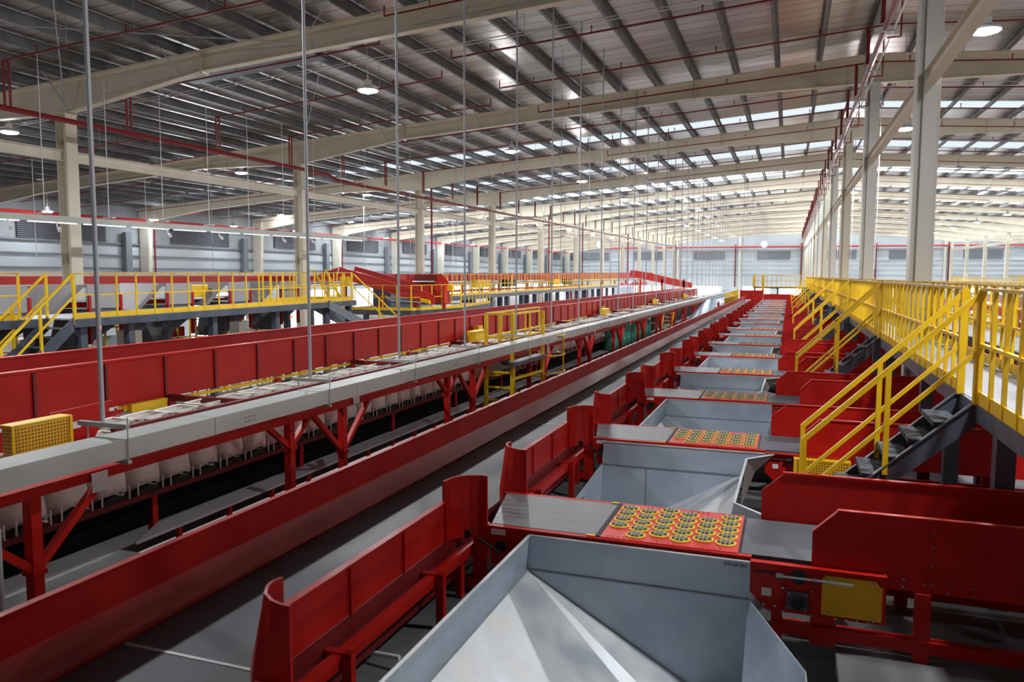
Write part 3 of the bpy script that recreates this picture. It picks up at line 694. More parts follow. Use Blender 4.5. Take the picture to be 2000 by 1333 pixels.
# ------------------------------------------------------------------ hoppers
def hopper(kind, ya, yb):
    """ya near edge, yb far edge (world y)"""
    t = thing('steel_hopper', '', 'hopper', (-1.2, (ya+yb)/2, ZM), 'galvanised hoppers between the feed lines')
    zr, zb = -2.405, -2.73
    if kind == 'A':
        m_ = MB()
        m_.add([(-2.2, ya, zr), (-2.2, yb, zr), (-.235, yb, zr), (-.235, yb, zb), (-2.23, yb, zb), (-2.2, ya, zb)], [(0, 1, 4, 5), (1, 2, 3, 4)])
        m_.build('rim_band', GALV, t, solid=.008)
        A = (-2.23, yb, zb); B = (-.24, yb, -3.85); BL = (-.75, yb-.72, -3.74); BR_ = (-.28, yb-.72, -3.92); FL = (-.75, ya+.8, -3.74); FR_ = (-.28, ya+.8, -3.92)
        m_ = MB(); m_.add([A, (-.24, yb, zb), B], [(0, 1, 2)])
        m_.build('back_wall', GALV, t, solid=.008)
        m_ = MB(); m_.add([(-2.2, ya, zb), A, BL, FL], [(0, 1, 2, 3)]); m_.build('side_slope', GALVS, t, solid=.008)
        m_ = MB(); m_.add([A, B, BR_, BL], [(0, 1, 2), (0, 2, 3)]); m_.build('corner_slope', GALVS, t, solid=.008)
        m_ = MB(); m_.add([(-.24, yb, zb), (.19, yb-1.12, zb), (.24, ya, zb), (.0, ya+.1, -3.9), (-.28, yb-.72, -3.92), B], [(0, 1, 4, 5), (1, 2, 3, 4)]); m_.build('right_wall', GALV, t, solid=.008)
        m_ = MB(); m_.add([(-2.2, ya, zb), (.24, ya, zb), (.0, ya+.1, -3.9), FL], [(0, 1, 2, 3)]); m_.build('front_slope', GALV, t, solid=.008)
        m_ = MB(); m_.bar((-2.2, ya, zr), (-2.2, yb, zr), .03, .012); m_.bar((-2.2, yb, zr), (-.235, yb, zr), .03, .012); m_.build('rim_lip', GALVS, t)
        m_ = MB(); m_.bar((-2.23, yb-.008, zb), (-.24, yb-.008, zb), .02, .014); m_.bar((-2.2, ya, zb), (-2.215, yb, zb), .02, .014); m_.build('fold_seam', mat('seam_grey', (.30, .33, .36), .5, .2), t)
    else:
        m_ = MB()
        xr = -.50
        m_.add([(-2.48, yb, zr), (-.12, yb, zr), (-.54, yb, zb), (-2.50, yb, zb)], [(0, 1, 2, 3)])
        m_.add([(-.12, yb-.01, zr), (-.46, yb-.42, zr), (-.54, yb-.36, zb)], [(0, 1, 2)])
        m_.add([(-.46, yb-.42, zr), (-.48, ya+.50, zr), (-.54, ya+.45, zb), (-.54, yb-.36, zb)], [(0, 1, 2, 3)])
        m_.add([(-.48, ya+.50, zr), (-.14, ya+.12, zr), (-.14, ya+.12, zb), (-.54, ya+.45, zb)], [(0, 1, 2, 3)])
        m_.build('rim_band', GALV, t, solid=.008)
        m_ = MB(); m_.bar((-.46, yb-.42, zr), (-.48, ya+.5, zr), .03, .012); m_.bar((-.12, yb-.01, zr), (-.46, yb-.42, zr), .03, .012); m_.bar((-.48, ya+.5, zr), (-.14, ya+.12, zr), .03, .012); m_.bar((-2.48, yb, zr), (-.12, yb, zr), .03, .012); m_.build('rim_lip', GALVS, t)
        m_ = MB(); m_.bar((-2.5, yb-.008, zb), (-.54, yb-.008, zb), .02, .014); m_.build('fold_seam', mat('seam_grey_b', (.26, .29, .32), .5, .2), t)
        m_ = MB(); m_.box(-1.86, -1.852, yb-.01, yb-.004, -3.5, -2.74); m_.build('sheet_joint', mat('joint_grey', (.2, .22, .24), .5, .2), t)
        m_ = MB(); m_.add([(-.12, yb-.02, zr), (-.46, yb-.43, zr), (-.50, yb-.9, -2.95), (-.36, yb-.2, -2.62)], [(0, 1, 2, 3)]); m_.build('gusset', mat('brown_grey_gusset', (.20, .19, .18), .5, .2), t, solid=.006)
        A = (-.54, yb, zb); B = (-2.50, yb, -3.85)
        m_ = MB(); m_.add([(-2.50, yb, zb), A, B], [(0, 1, 2)]); m_.build('back_wall', GALV, t, solid=.008)
        BL = (-2.0, yb-.72, -3.74); FL = (-2.0, ya+.8, -3.74)
        m_ = MB(); m_.add([(-.54, ya, zb), A, BL, FL], [(0, 1, 2, 3)]); m_.build('side_slope', GALVS, t, solid=.008)
        m_ = MB(); m_.add([A, B, (-2.4, yb-.72, -3.92), BL], [(0, 1, 2), (0, 2, 3)]); m_.build('corner_slope', GALVS, t, solid=.008)
        m_ = MB(); m_.add([(-2.50, yb, zb), (-2.72, yb-1.12, -3.12), (-2.72, ya, -3.12), (-2.4, ya+.1, -3.92), (-2.4, yb-.72, -3.92), B], [(0, 1, 4, 5), (1, 2, 3, 4)]); m_.build('left_wall', GALV, t, solid=.008)
        m_ = MB(); m_.add([(-2.6, ya, -3.0), (-.54, ya, zb), FL, (-2.4, ya+.1, -3.92)], [(0, 1, 2, 3)]); m_.build('front_slope', GALV, t, solid=.008)
    return t
hp = {}
for k in range(0, NF):
    ya = Y1+PITCH*(k-1)+1.16; yb = Y1+PITCH*k-.07; kind = 'A' if k % 2 == 0 else 'B'
    lab = 'galvanised hopper %s between feed lines, %s from the camera' % ('with plain open rim' if kind == 'A' else 'with folded right rim', od(k+1))
    if kind not in hp:
        t = hopper(kind, ya, yb); t['label'] = lab; hp[kind] = (t, (ya+yb)/2); reindex()
    else:
        dup(hp[kind][0], (-1.2, (ya+yb)/2, ZM), lab)
for k in range(0, NF):
    ya = Y1+PITCH*(k-1)+1.16; yb = Y1+PITCH*k-.07; kind = 'A' if k % 2 == 0 else 'B'
    dup(hp[kind][0], (2*XM+1.2, (ya+yb)/2, ZM), 'galvanised hopper beyond the walkway, %s from the camera' % od(k+1), 'hoppers beyond the walkway', sx=-1)
# stencilled code, upside down on the nearest hopper's band
cu = bpy.data.curves.new('stencil', 'FONT'); cu.body = 'HC-0010-2'; cu.size = .042; cu.extrude = .0005
ob_ = bpy.data.objects.new('stencil_tmp', cu); COL.objects.link(ob_)
bpy.context.view_layer.update(); dg = bpy.context.evaluated_depsgraph_get()
me_ = bpy.data.meshes.new_from_object(ob_.evaluated_get(dg)); bpy.data.objects.remove(ob_)
me_.materials.clear(); me_.materials.append(BLACK)
st_ = bpy.data.objects.new('stencil_text', me_); COL.objects.link(st_); st_.parent = hp['A'][0]
o_ = hp['A'][0]['_o']; st_.location = (-.26-o_[0], Y1-.085-o_[1], -2.425-o_[2]); st_.rotation_euler = (math.radians(-90), 0, math.radians(180)); 
st_.rotation_euler = (math.radians(90), math.radians(180), 0)

# ------------------------------------------------------------------ railings, walkways, stairs
def rail_run(name, label, group, pts, h, spacing, matr=YEL, w=.038, base=0.0, toe=True, parts_limit=60):
    """straight railing from pts[0] to pts[1], floor level points"""
    p, q = Vector(pts[0]), Vector(pts[1]); L_ = (q-p).length; d = (q-p)/L_
    t = thing(name, label, 'railing', tuple(p), group)
    up = Vector((0, 0, 1))
    m_ = MB(); m_.bar(p+up*h, q+up*h, .055, .03); m_.build('top_rail', YELD if matr is YEL else matr, t)
    m_ = MB(); m_.bar(p+up*h*.52, q+up*h*.52, .04, .03); m_.build('mid_rail', matr, t)
    if toe:
        m_ = MB(); m_.bar(p+up*.06, q+up*.06, .012, .13); m_.build('toe_board', matr, t)
    n = max(1, int(round(L_/spacing)))
    for i in range(n+1):
        c = p+d*(L_*i/n); m_ = MB(); m_.bar(c, c+up*h, w, .036 if i not in (0, n) else .06, up=d); m_.build('post', matr, t)
    return t
DZ = -1.25
def dz(y): return DZ+.0016*y
# right walkway deck
wy0, wy1 = -2.0, 91.0
t = thing('raised_walkway', 'long narrow raised steel walkway with slate edge beams right of the hoppers', 'walkway', (2.25, 8, ZM))
m_ = MB(); m_.prism([(1.80, wy0, dz(wy0)), (2.22, wy0, dz(wy0)), (2.22, wy1, dz(wy1)), (1.80, wy1, dz(wy1))], (0, 0, -.03))
gaps = [wy0] + [v for y in FR if y < wy1 for v in (y-.40, y+.40)] + [wy1]
for ga, gb in zip(gaps[::2], gaps[1::2]): m_.prism([(2.22, ga, dz(ga)), (2.74, ga, dz(ga)), (2.74, gb, dz(gb)), (2.22, gb, dz(gb))], (0, 0, -.03))
m_.build('deck_plate', DECK, t)
m_ = MB(); m_.bar((1.79, wy0, dz(wy0)-.09), (1.79, wy1, dz(wy1)-.09), .05, .17); m_.build('edge_beam', SLATE, t)
for ga, gb in zip(gaps[::2], gaps[1::2]):
    m_ = MB(); m_.bar((2.75, ga, dz(ga)-.09), (2.75, gb, dz(gb)-.09), .05, .17); m_.build('edge_beam', SLATE, t)
for i in range(21):
    y = 8.05+PITCH*(i-1)
    m_ = MB(); m_.box(1.82, 1.98, y-.08, y+.08, ZM, dz(y)-.15); m_.build('support_post', SLATE, t)
    yo = y+.9 if any(abs(y-f) < .5 for f in FR) else y
    m_ = MB(); m_.box(2.56, 2.72, yo-.08, yo+.08, ZM, dz(y)-.15); m_.build('support_post', SLATE, t)
    if i % 2: m_ = MB(); m_.box(1.82, 1.98, y+2.3, y+2.45, ZM, dz(y)-.15); m_.build('support_post', SLATE, t)
ST = 8.60; SP = 8.56; SW = .78
def stair(y0, lab, mirror=False):
    t = thing('metal_stair', lab, 'stair', (1.75, y0, DZ), 'metal stairs down from the walkway')
    ym = y0+SW
    for yy in (y0, ym):
        m_ = MB(); m_.prism([(1.78, yy-.012, -1.20), (1.78, yy-.012, -1.46), (.02, yy-.012, -3.04), (-.14, yy-.012, -3.04), (-.14, yy-.012, -2.96)], (0, .024, 0))
        m_.bar((1.78, yy, -1.20), (-.14, yy, -2.96), .06, .014)
        m_.build('stringer', SLATE, t)
    for i in range(8):
        z = -1.44-.195*i; x = 1.55-.212*i
        m_ = MB(); m_.box(x-.14, x+.10, y0+.012, ym-.012, z-.012, z); m_.box(x-.15, x-.14, y0+.02, ym-.02, z-.05, z+.004)
        m_.build('tread', TREAD, t)
    for yy in (y0+.0, ym):
        m_ = MB()
        m_.bar((1.80, yy, -.125), (.19, yy, -1.72), .05, .05)
        m_.bar((1.78, yy, -.70), (.19, yy, -2.30), .04, .04)
        m_.bar((.20, yy, -1.70), (.20, yy, -2.75), .05, .05, up=(0, 1, 0)); m_.bar((.98, yy, -.93), (.98, yy, -2.02), .05, .05, up=(0, 1, 0)); m_.bar((1.77, yy, -.12), (1.77, yy, -1.25), .07, .07, up=(0, 1, 0))
        m_.build('handrail', YEL, t)
    return t
s0 = None
stair_y = [ST+SP*i for i in range(10)]
for i, y in enumerate(stair_y):
    lab = 'steep slate stair with yellow handrails above the hoppers, %s from the camera' % od(i+1)
    if s0 is None: s0 = stair(y, lab); reindex()
    else: dup(s0, (1.75, y, DZ+.0016*(y-ST)), lab)
for i, y in enumerate(stair_y):
    dup(s0, (2*XM-1.75, y, DZ), 'slate metal stair beyond the walkway, %s from the camera' % od(i+1), 'metal stairs beyond the walkway', sx=-1)
segs = []; a = -1.6
for y in stair_y: segs.append((a, y-.03)); a = y+SW+.03
segs.append((a, wy1))
for i, (a, b) in enumerate(segs):
    rail_run('railing', 'yellow steel railing on the hopper side of the walkway, %s length from the camera' % od(i+1), 'railings on the hopper side of the walkway', ((1.78, a, dz(a)), (1.78, b, dz(b))), 1.12, .46)
# far side railing steps in around each ridge column
a = -1.6; n = 0
for y in FR + [wy1]:
    if a > wy1: break
    b = min(y-.55, wy1) if y != wy1 else wy1
    if b > a:
        n += 1
        rail_run('railing', 'yellow steel railing on the column side of the walkway, %s length from the camera' % od(n), 'railings on the column side of the walkway', ((2.73, a, dz(a)), (2.73, b, dz(b))), 1.12, .55)
    if y < wy1:
        rail_run('railing', 'short yellow railing in front of the ridge column, %s column from the camera' % od(FR.index(y)+1) if y in FR else 'railing', 'short railings before the ridge columns', ((2.24, y-.45, dz(y)), (2.73, y-.45, dz(y))), 1.12, .25)
        rail_run('railing', 'yellow railing strip alongside the ridge column, %s column from the camera' % od(FR.index(y)+1), 'railing strips beside the ridge columns', ((2.24, y-.42, dz(y)), (2.24, y+.5, dz(y))), 1.12, .45)
    a = y+.55
# walkway beyond, with its own railing
t = thing('raised_walkway', 'second raised steel walkway beyond the ridge columns', 'walkway', (4.1, 8, ZM))
m_ = MB(); m_.box(3.66, 4.60, wy0, wy1, DZ-.03, DZ); m_.build('deck_plate', DECK, t)
m_ = MB(); m_.box(3.63, 3.68, wy0, wy1, DZ-.18, DZ); m_.box(4.58, 4.63, wy0, wy1, DZ-.18, DZ); m_.build('edge_beam', SLATE, t)
for i in range(21):
    y = 8.05+PITCH*(i-1); m_ = MB(); m_.box(4.42, 4.56, y-.07, y+.07, ZM, DZ-.15); m_.build('support_post', SLATE, t)
segs2 = []; a = 3.0
for y in stair_y: segs2.append((a, y-.03)); a = y+SW+.03
for i, (a, b) in enumerate(segs2):
    rail_run('railing', 'yellow railing of the second walkway beyond the columns, %s length from the camera' % od(i+1), 'railings of the second walkway', ((4.62, a, DZ), (4.62, b, DZ)), 1.12, .6)
# rows of railings much further right
for j, x in enumerate((15.5, 21.5, 29.0)):
    for i in range(3):
        a = 24+22*i
        rail_run('railing', 'dense yellow railing far right beyond the machines, %s row %s length' % (od(j+1), od(i+1)), 'railings far to the right', ((x, a, DZ+.02*j), (x, a+21, DZ+.25)), 1.15, .42, toe=False)
    t = thing('raised_walkway', 'raised walkway far right beyond the machines, %s row' % od(j+1), 'walkway', (x, 24, ZG))
    m_ = MB(); m_.box(x-1.2, x-.02, 20, 92, DZ-.2, DZ); m_.build('deck_plate', SLATE, t)
    for i in range(15): m_ = MB(); m_.box(x-.6, x-.45, 22+4.6*i, 22.15+4.6*i, ZG, DZ-.2); m_.build('support_post', SLATE, t)
    m_ = MB(); m_.box(x-3.0, x-2.9, 22, 92, -2.4, -1.75); tag(m_.build('conveyor_wall', RED), 'red conveyor wall far right beyond the machines, %s row' % od(j+1), 'conveyor')

# far end: cross platform, end wall of the lines
t = thing('end_platform', 'yellow-railed cross platform at the far end of the hoppers', 'platform', (-1, 92.5, ZM))
m_ = MB(); m_.box(-3.9, 1.7, 91.8, 93.4, -1.30, -1.18); m_.build('deck_plate', SLATE, t)
for x in (-3.8, -1.3, 1.3): m_ = MB(); m_.box(x, x+.2, 92.2, 92.4, ZG, -1.3); m_.build('support_post', SLATE, t)
m_ = MB(); m_.box(-3.9, 1.7, 91.8, 91.85, .16, .22); m_.box(-3.9, 1.7, 91.8, 91.84, -.5, -.45); m_.box(-3.9, 1.7, 91.8, 91.84, -1.3, -1.1)
for i in range(12): m_.box(-3.9+.5*i, -3.84+.5*i, 91.8, 91.84, -1.2, .2)
m_.box(-3.9, -3.6, 91.7, 91.9, -1.2, .2); m_.box(-2.95, -2.65, 91.7, 91.9, -3, .2)
m_.build('railing', YEL, t)
m_ = MB(); m_.box(-2.6, .4, 88.2, 88.3, -2.9, -1.85); tag(m_.build('end_stop', RED), 'red end wall closing the row of hoppers at the far end', 'wall panel')
m_ = MB(); m_.box(-5.2, -2.7, 90.4, 91.2, -2.6, -1.5); tag(m_.build('drive_housing', RED, bevel=.03), 'red drive housing at the far end of the main belt', 'machine')

# ------------------------------------------------------------------ pale duct and its rods
t = thing('wiring_duct', 'long pale grey rectangular cable duct hanging over the bag line', 'duct', (-5.62, 8, -1.62))
y = -2.0; i = 0
while y < 90:
    b = min(y+2.75, 90)
    m_ = MB(); m_.box(-5.79, -5.45, y+.004, b-.004, -1.617, -1.44); m_.build('duct_section', DUCT, t)
    if i % 2 == 1 and y < 40:
        s_ = MB()
        for r in range(2):
            for c in range(4): s_.box(-5.449, -5.447, y+.45+c*.05, y+.475+c*.05, -1.535-.045*r, -1.512-.045*r)
        s_.build('vent_slot', mat('slot_grey', (.25, .26, .25), .6), t)
    y = b; i += 1
ry = [5.14, 8.31, 10.7, 13.3, 16.2, 18.9] + [21.65+2.75*i for i in range(22)]
r0 = None
for i, y in enumerate(ry):
    zt = roof_z(-5.62)+hz(y)
    lab = 'thin vertical hanger rod with crossbar over the pale duct, %s from the camera' % od(i+1)
    if r0 is None:
        t = thing('hanger_rod', lab, 'rod', (-5.72, y, -1.42), 'hanger rods of the pale duct')
        m_ = MB(); m_.tube((-5.72, y, -1.30), (-5.72, y, zt+.25), .02, 8); m_.build('rod', ROD, t)
        m_ = MB(); m_.box(-6.0, -5.43, y-.02, y+.02, -1.35, -1.31); m_.tube((-5.90, y, -1.31), (-5.90, y, -1.62), .006, 5); m_.tube((-5.435, y, -1.25), (-5.435, y, -1.66), .006, 5); m_.box(-5.92, -5.42, y-.02, y+.02, -1.66, -1.63); m_.build('crossbar', DUCT, t)
        r0 = t; reindex()
    else:
        dup(r0, (-5.72, y, -1.42), lab)

# ------------------------------------------------------------------ bag line below the duct
# red Y frames
def yframe(y, kind, lab):
    t = thing('support_frame', lab, 'frame', (-6.1, y, ZG), 'red Y frames below the duct')
    m_ = MB(); m_.box(-6.15, -6.05, y-.05, y+.05, ZG, -1.92); m_.build('post', RED, t)
    m_ = MB(); zc = -2.25 if kind else -2.57; m_.box(-6.17, -6.03, y-.07, y+.07, zc-.03, zc+.01); m_.build('collar', RED, t)
    m_ = MB(); w_ = .45 if kind else .76
    m_.bar((-6.1, y-.03, zc+.02), (-6.1, y-w_, -1.90), .065, .065); m_.bar((-6.1, y+.03, zc+.02), (-6.1, y+w_, -1.90), .065, .065); m_.build('brace', RED, t)
    return t
fy = []
y = 4.72; 
fy = [(3.45, 1), (4.72, 0)]
for i in range(14): fy += [(8.37+4.95*i, 1), (9.64+4.95*i, 0)]
pr_ = {}
for i, (y, kd) in enumerate(fy):
    lab = 'red steel Y frame holding the duct beam, %s from the camera' % od(i+1)
    if kd not in pr_:
        pr_[kd] = yframe(y, kd, lab); reindex()
    else: dup(pr_[kd], (-6.1, y, ZG), lab)
m_ = MB(); m_.box(-6.16, -6.04, -2, 84, -1.915, -1.82); tag(m_.build('duct_beam', RED), 'long red beam on the Y frames just under the pale duct', 'beam')
m_ = MB(); m_.box(-6.30, -6.24, 5.75, 84, -1.58, -1.52); tag(m_.build('rack_rail', DRED), 'thin dark red rail between the pale duct and the white bags', 'rail')
# paper labels and little lamps
for i, (y, z) in enumerate([(5.35, -1.9), (9.9, -1.78), (19.6, -1.86), (24.9, -1.85), (31, -1.86)]):
    m_ = MB(); m_.box(-6.02, -6.015, y-.09, y+.09, z-.12, z+.06); tag(m_.build('paper_notice', PAPER), 'white paper notice fixed to the red duct beam, %s from the camera' % od(i+1), 'notice', 'paper notices on the duct beam')
# strip walkway and floor pieces
t = thing('service_strip', 'narrow galvanised service strip on red posts beside the bag line', 'walkway', (-6.6, 6, ZG))
m_ = MB(); m_.prism([(-6.90, 6.9, -2.90), (-6.60, 6.3, -2.90), (-6.60, 84, -2.90), (-6.90, 84, -2.90)], (0, 0, -.03)); m_.build('strip_plate', mat('pale_strip', (.62, .66, .70), .5), t)
m_ = MB()
for i in range(90):
    y = 6.9+.86*i; m_.box(-6.63, -6.58, y, y+.05, -3.45, -2.93)
m_.build('front_lattice', RED, t); 
m_ = MB(); m_.box(-6.65, -6.56, 6.4, 84, -3.55, -3.45)
for i in range(18): m_.box(-6.65, -6.55, 7+4.3*i, 7.1+4.3*i, ZG, -3.5)
m_.build('lower_beam', RED, t)
m_ = MB(); m_.prism([(-6.05, 4.75, ZM), (-5.55, 4.95, ZM), (-5.6, 5.35, ZM), (-6.15, 5.2, ZM)], (0, 0, .012)); tag(m_.build('cardboard_sheet', CARD), 'flattened piece of brown cardboard lying on the grey floor', 'cardboard')
# black conveyor skirt under the bags with red rack legs
t = thing('bag_rack', 'long red steel rack with black belt skirt carrying the cloth bags', 'rack', (-7.1, 8, ZM))
m_ = MB(); m_.box(-6.98, -6.95, -2, 42, -2.90, -2.50); m_.build('skirt', mat('matt_black', (.004, .004, .004), .9, 0, .1), t)
m_ = MB(); m_.box(-6.98, -6.70, -2, 42, -2.50, -2.47); m_.box(-6.72, -6.69, -2, 42, -2.47, -2.44); m_.build('lower_rail', DRED, t)
m_ = MB(); m_.box(-6.72, -6.68, -2, 42, -1.74, -1.70); m_.build('upper_rail', DRED, t)
for i in range(13):
    y = 4.0+2.9*i; m_ = MB(); m_.box(-7.0, -6.92, y-.04, y+.04, ZM, -2.46); m_.build('leg', RED, t)
# bags
def bag(mb, x, y, wt, wb, d, zt, zb, seed=0, bulge=.02):
    rnd = random.Random(seed); rows = []
    NR = 7; n = 16
    for j in range(NR):
        u = j/(NR-1); z = zt+(zb-zt)*u; w = (wt+(wb-wt)*u)/2; dd = d/2*(1-.12*u)
        row = []
        for i in range(n):
            a = 2*math.pi*i/n; c, s = math.cos(a), math.sin(a)
            r = (abs(c)**5+abs(s)**5)**(-1/5)
            jj = 1+rnd.uniform(-bulge, bulge)*(1+u)
            row.append((x+dd*c*r*jj, y+w*s*r*jj, z + (rnd.uniform(-.012, .012) if j else rnd.uniform(0, .02)) + (.045*math.cos(2*a) if j == NR-1 else 0)))
        rows.append(row)
    mb.loft(rows, 0, True)
    n0 = len(mb.v)-n; mb.f.append(tuple(range(n0, n0+n))); mb.m.append(0)
PB = .478
protoB = []
def mk_bag(y, seed, matr, lab, grp, x=-6.86, wt=.23, wb=.38, d=.30, zt=-1.72, zb=-2.36, hooks=True, cat='bag'):
    t = thing('cloth_bag', lab, cat, (x, y, zb), grp)
    m_ = MB(); bag(m_, x, y, wt, wb, d, zt, zb, seed); m_.build('cloth', matr, t, smooth=True)
    m_ = MB(); m_.path([(x+.15, y-wt/2, zt+.01), (x+.16, y+wt/2, zt+.015), (x-.15, y+wt/2, zt+.02), (x-.15, y-wt/2, zt+.01), (x+.15, y-wt/2, zt+.01)], .012, 5); m_.build('rim', matr, t)
    if hooks:
        for s in (-1, 1):
            m_ = MB(); m_.tube((x+.14, y+s*wb*.47, zb+.06), (x+.14, y+s*wb*.47, zb-.10), .010, 6)
            m_.build('peg', WHITE, t)
    return t
for s in range(4): protoB.append(None)
ny = 64
for i in range(ny):
    y = 3.30+PB*i
    if 29.3 < y < 33.6: continue
    s = i % 4; lab = 'white cloth sorting bag hanging in the front row under the duct, %s from the camera' % od(i+1)
    if protoB[s] is None:
        protoB[s] = mk_bag(y, s, CLOTH, lab, 'white cloth bags of the front row'); reindex()
    else: dup(protoB[s], (-6.86, y, -2.36), lab)
tb = None
for i in range(ny-1):
    y = 3.30+PB*(i+.5)
    if i > 44: break
    lab = 'brown inner bag with a shiny clip between white bags, %s from the camera' % od(i+1)
    if tb is None:
        tb = mk_bag(y, 9, TAN, lab, 'brown bags between the white ones', x=-7.02, wt=.2, wb=.2, d=.16, zb=-2.22, hooks=False)
        m_ = MB(); m_.lathe((-6.93, y, -2.06), [(0, 0), (.04, .01), (.055, .05), (.03, .09), (0, .1)], 8); m_.build('clip', STEEL, tb); reindex()
    else: dup(tb, (-7.02, y, -2.22), lab)
# black trays under each bag
for i in range(ny-4):
    y = 3.30+PB*i
    m_ = None
tr = None
for i in range(58):
    y = 3.30+PB*i; lab = 'small black tray under the white bags, %s from the camera' % od(i+1)
    if tr is None:
        m_ = MB(); m_.prism([(-6.74, y-.17, -2.46), (-6.74, y-.13, -2.40), (-6.74, y-.05, -2.375), (-6.74, y+.05, -2.375), (-6.74, y+.13, -2.40), (-6.74, y+.17, -2.46)], (-.2, 0, 0)); tr = m_.build('black_tray', BLACK); tag(tr, lab, 'tray', 'black trays under the bags')
    else:
        c = tr.copy(); COL.objects.link(c); c.location = (tr.location.x, tr.location.y+PB*i, tr.location.z); c['label'] = lab
# green sacks further on
for i in range(9):
    y = 30.0+.95*i + (.6 if i > 3 else 0)
    t = mk_bag(y, 40+i, GREEN, 'dark green sack hanging beyond the white bags, %s from the camera' % od(i+1), 'green sacks', x=-6.62, wt=.80, wb=.86, d=.42, zt=-2.15, zb=-2.92, hooks=False)
for i in range(16):
    y = 29.6+.56*i
    mk_bag(y, 70+i, CLOTH, 'small white cloth bag above the green sacks, %s from the camera' % od(i+1), 'small bags over the green sacks', x=-6.80, wt=.34, wb=.4, d=.3, zt=-1.74, zb=-2.12, hooks=False)

# ------------------------------------------------------------------ tall red conveyor over the bag line
YC = 74.0
t = thing('box_conveyor', 'tall red-walled conveyor running above the cloth bags', 'conveyor', (-8.7, 8, ZM))
m_ = MB(); m_.box(-9.42, -9.38, -2, YC, -1.6, -1.06); m_.build('far_wall', RED, t)
m_ = MB(); m_.box(-9.36, -8.12, -2, YC, -1.52, -1.46); m_.build('belt', BELT, t)
m_ = MB(); m_.box(-8.10, -8.06, -2, YC, -1.68, -1.10); m_.build('near_wall', RED, t)
m_ = MB(); m_.box(-8.13, -8.03, -2, YC, -1.105, -1.075); m_.box(-9.45, -9.35, -2, YC, -1.075, -1.05); m_.build('top_lip', RED, t)
for i in range(70):
    y = 5.35+.98*(i-2)
    m_ = MB(); m_.box(-8.06, -8.035, y-.02, y+.02, -1.68, -1.10); m_.build('wall_rib', DRED, t)
m_ = MB(); m_.box(-8.03, -7.99, 7.4, YC, -1.735, -1.69)
for i in range(70): m_.box(-8.03, -7.975, 7.5+.95*i, 7.56+.95*i, -1.74, -1.67)
m_.build('yellow_rail', YEL, t)
m_ = MB(); m_.box(-8.0, -7.85, 4.9, 5.75+1.5, -2.15, -1.71); m_.prism([(-7.99, 7.25, -1.71), (-7.99, 7.25, -2.15), (-7.99, 7.5, -1.71)], (.02, 0, 0)); m_.build('drive_plate', RED, t)
m_ = MB(); m_.tube((-7.84, 7.1, -1.80), (-7.80, 7.1, -1.80), .06, 12); m_.build('shaft_end', STEEL, t)
m_ = MB(); m_.box(-7.98, -7.9, 7.55, 8.15, -1.86, -1.66); m_.build('yellow_cover', YEL, t)
for i in range(24):
    y = 8.30+2.35*i if i else 8.30
    m_ = MB(); m_.box(-8.04, -7.94, y-.05, y+.05, ZM, -1.7); m_.build('leg', RED, t)
for i in range(14):
    y = 8.3+4.7*i; m_ = MB(); m_.box(-8.0, -6.2, y-.04, y+.04, -1.72, -1.64); m_.box(-6.30, -6.20, y-.04, y+.04, -1.9, -1.64); m_.build('cross_arm', DRED, t)
t = thing('tail_plate', 'tapered red side plate with paper label right of the perforated guard', 'plate', (-6.8, 5.7, -1.8))
m_ = MB(); m_.prism([(-6.80, 5.5, -1.36), (-6.80, 6.25, -1.34), (-6.80, 5.95, -1.78), (-6.80, 5.5, -1.80)], (-.02, 0, 0)); m_.build('plate', RED, t)
m_ = MB(); m_.box(-6.798, -6.795, 5.66, 5.84, -1.56, -1.49); m_.build('label', PAPER, t)
t = thing('motor_cage', 'yellow perforated motor guard at the left edge below the red conveyor', 'guard', (-6.67, 5.2, -1.8))
m_ = MB(); m_.box(-6.74, -6.60, 4.95, 5.56, -1.80, -1.385); m_.build('perforated_cover', PERF, t, bevel=.02)
m_ = MB(); m_.box(-6.75, -6.585, 4.94, 5.57, -1.385, -1.37); m_.box(-6.60, -6.585, 4.94, 4.97, -1.80, -1.385); m_.box(-6.60, -6.585, 5.54, 5.57, -1.80, -1.385); m_.build('frame', YEL, t)
for i, y in enumerate((18.7, 33.5, 47.5, 62)):
    t = thing('motor_cage', 'yellow motor guard box on the red conveyor, %s of those beyond the ladder platform' % od(i+1) if i else 'yellow motor guard box beside the ladder platform on the red conveyor', 'guard', (-7.6, y, -2), 'yellow motor guards along the red conveyor')
    m_ = MB(); m_.box(-7.80, -7.55, y-.45, y+.45, -1.9, -1.42); m_.build('cover', YEL, t, bevel=.02)
    m_ = MB(); m_.box(-8.03, -7.85, y+.5, y+.8, -1.65, -1.35); m_.build('bracket', YEL, t)
# grey drop chutes between conveyor and bags
c0 = None
for i in range(46):
    y = 7.6+.96*i; lab = 'grey sheet drop chute under the red conveyor, %s from the camera' % od(i+1)
    if c0 is None:
        t = thing('drop_chute', lab, 'chute', (-7.7, y, -1.9), 'drop chutes over the bags')
        m_ = MB(); m_.prism([(-8.02, y-.30, -1.76), (-7.60, y-.34, -1.79), (-7.60, y+.20, -1.79), (-8.02, y+.24, -1.76)], (0, 0, -.012)); m_.build('flap', mat('flap_grey', (.62, .64, .68), .45) if 'flap_grey' not in bpy.data.materials else bpy.data.materials['flap_grey'], t)
        m_ = MB(); m_.prism([(-8.02, y+.27, -1.77), (-7.60, y+.24, -1.84), (-7.60, y+.50, -1.84), (-8.02, y+.52, -1.77)], (0, 0, -.012)); m_.build('side_flap', SLATE, t)
        c0 = t; reindex()
    else: dup(c0, (-7.7, y, -1.9), lab)
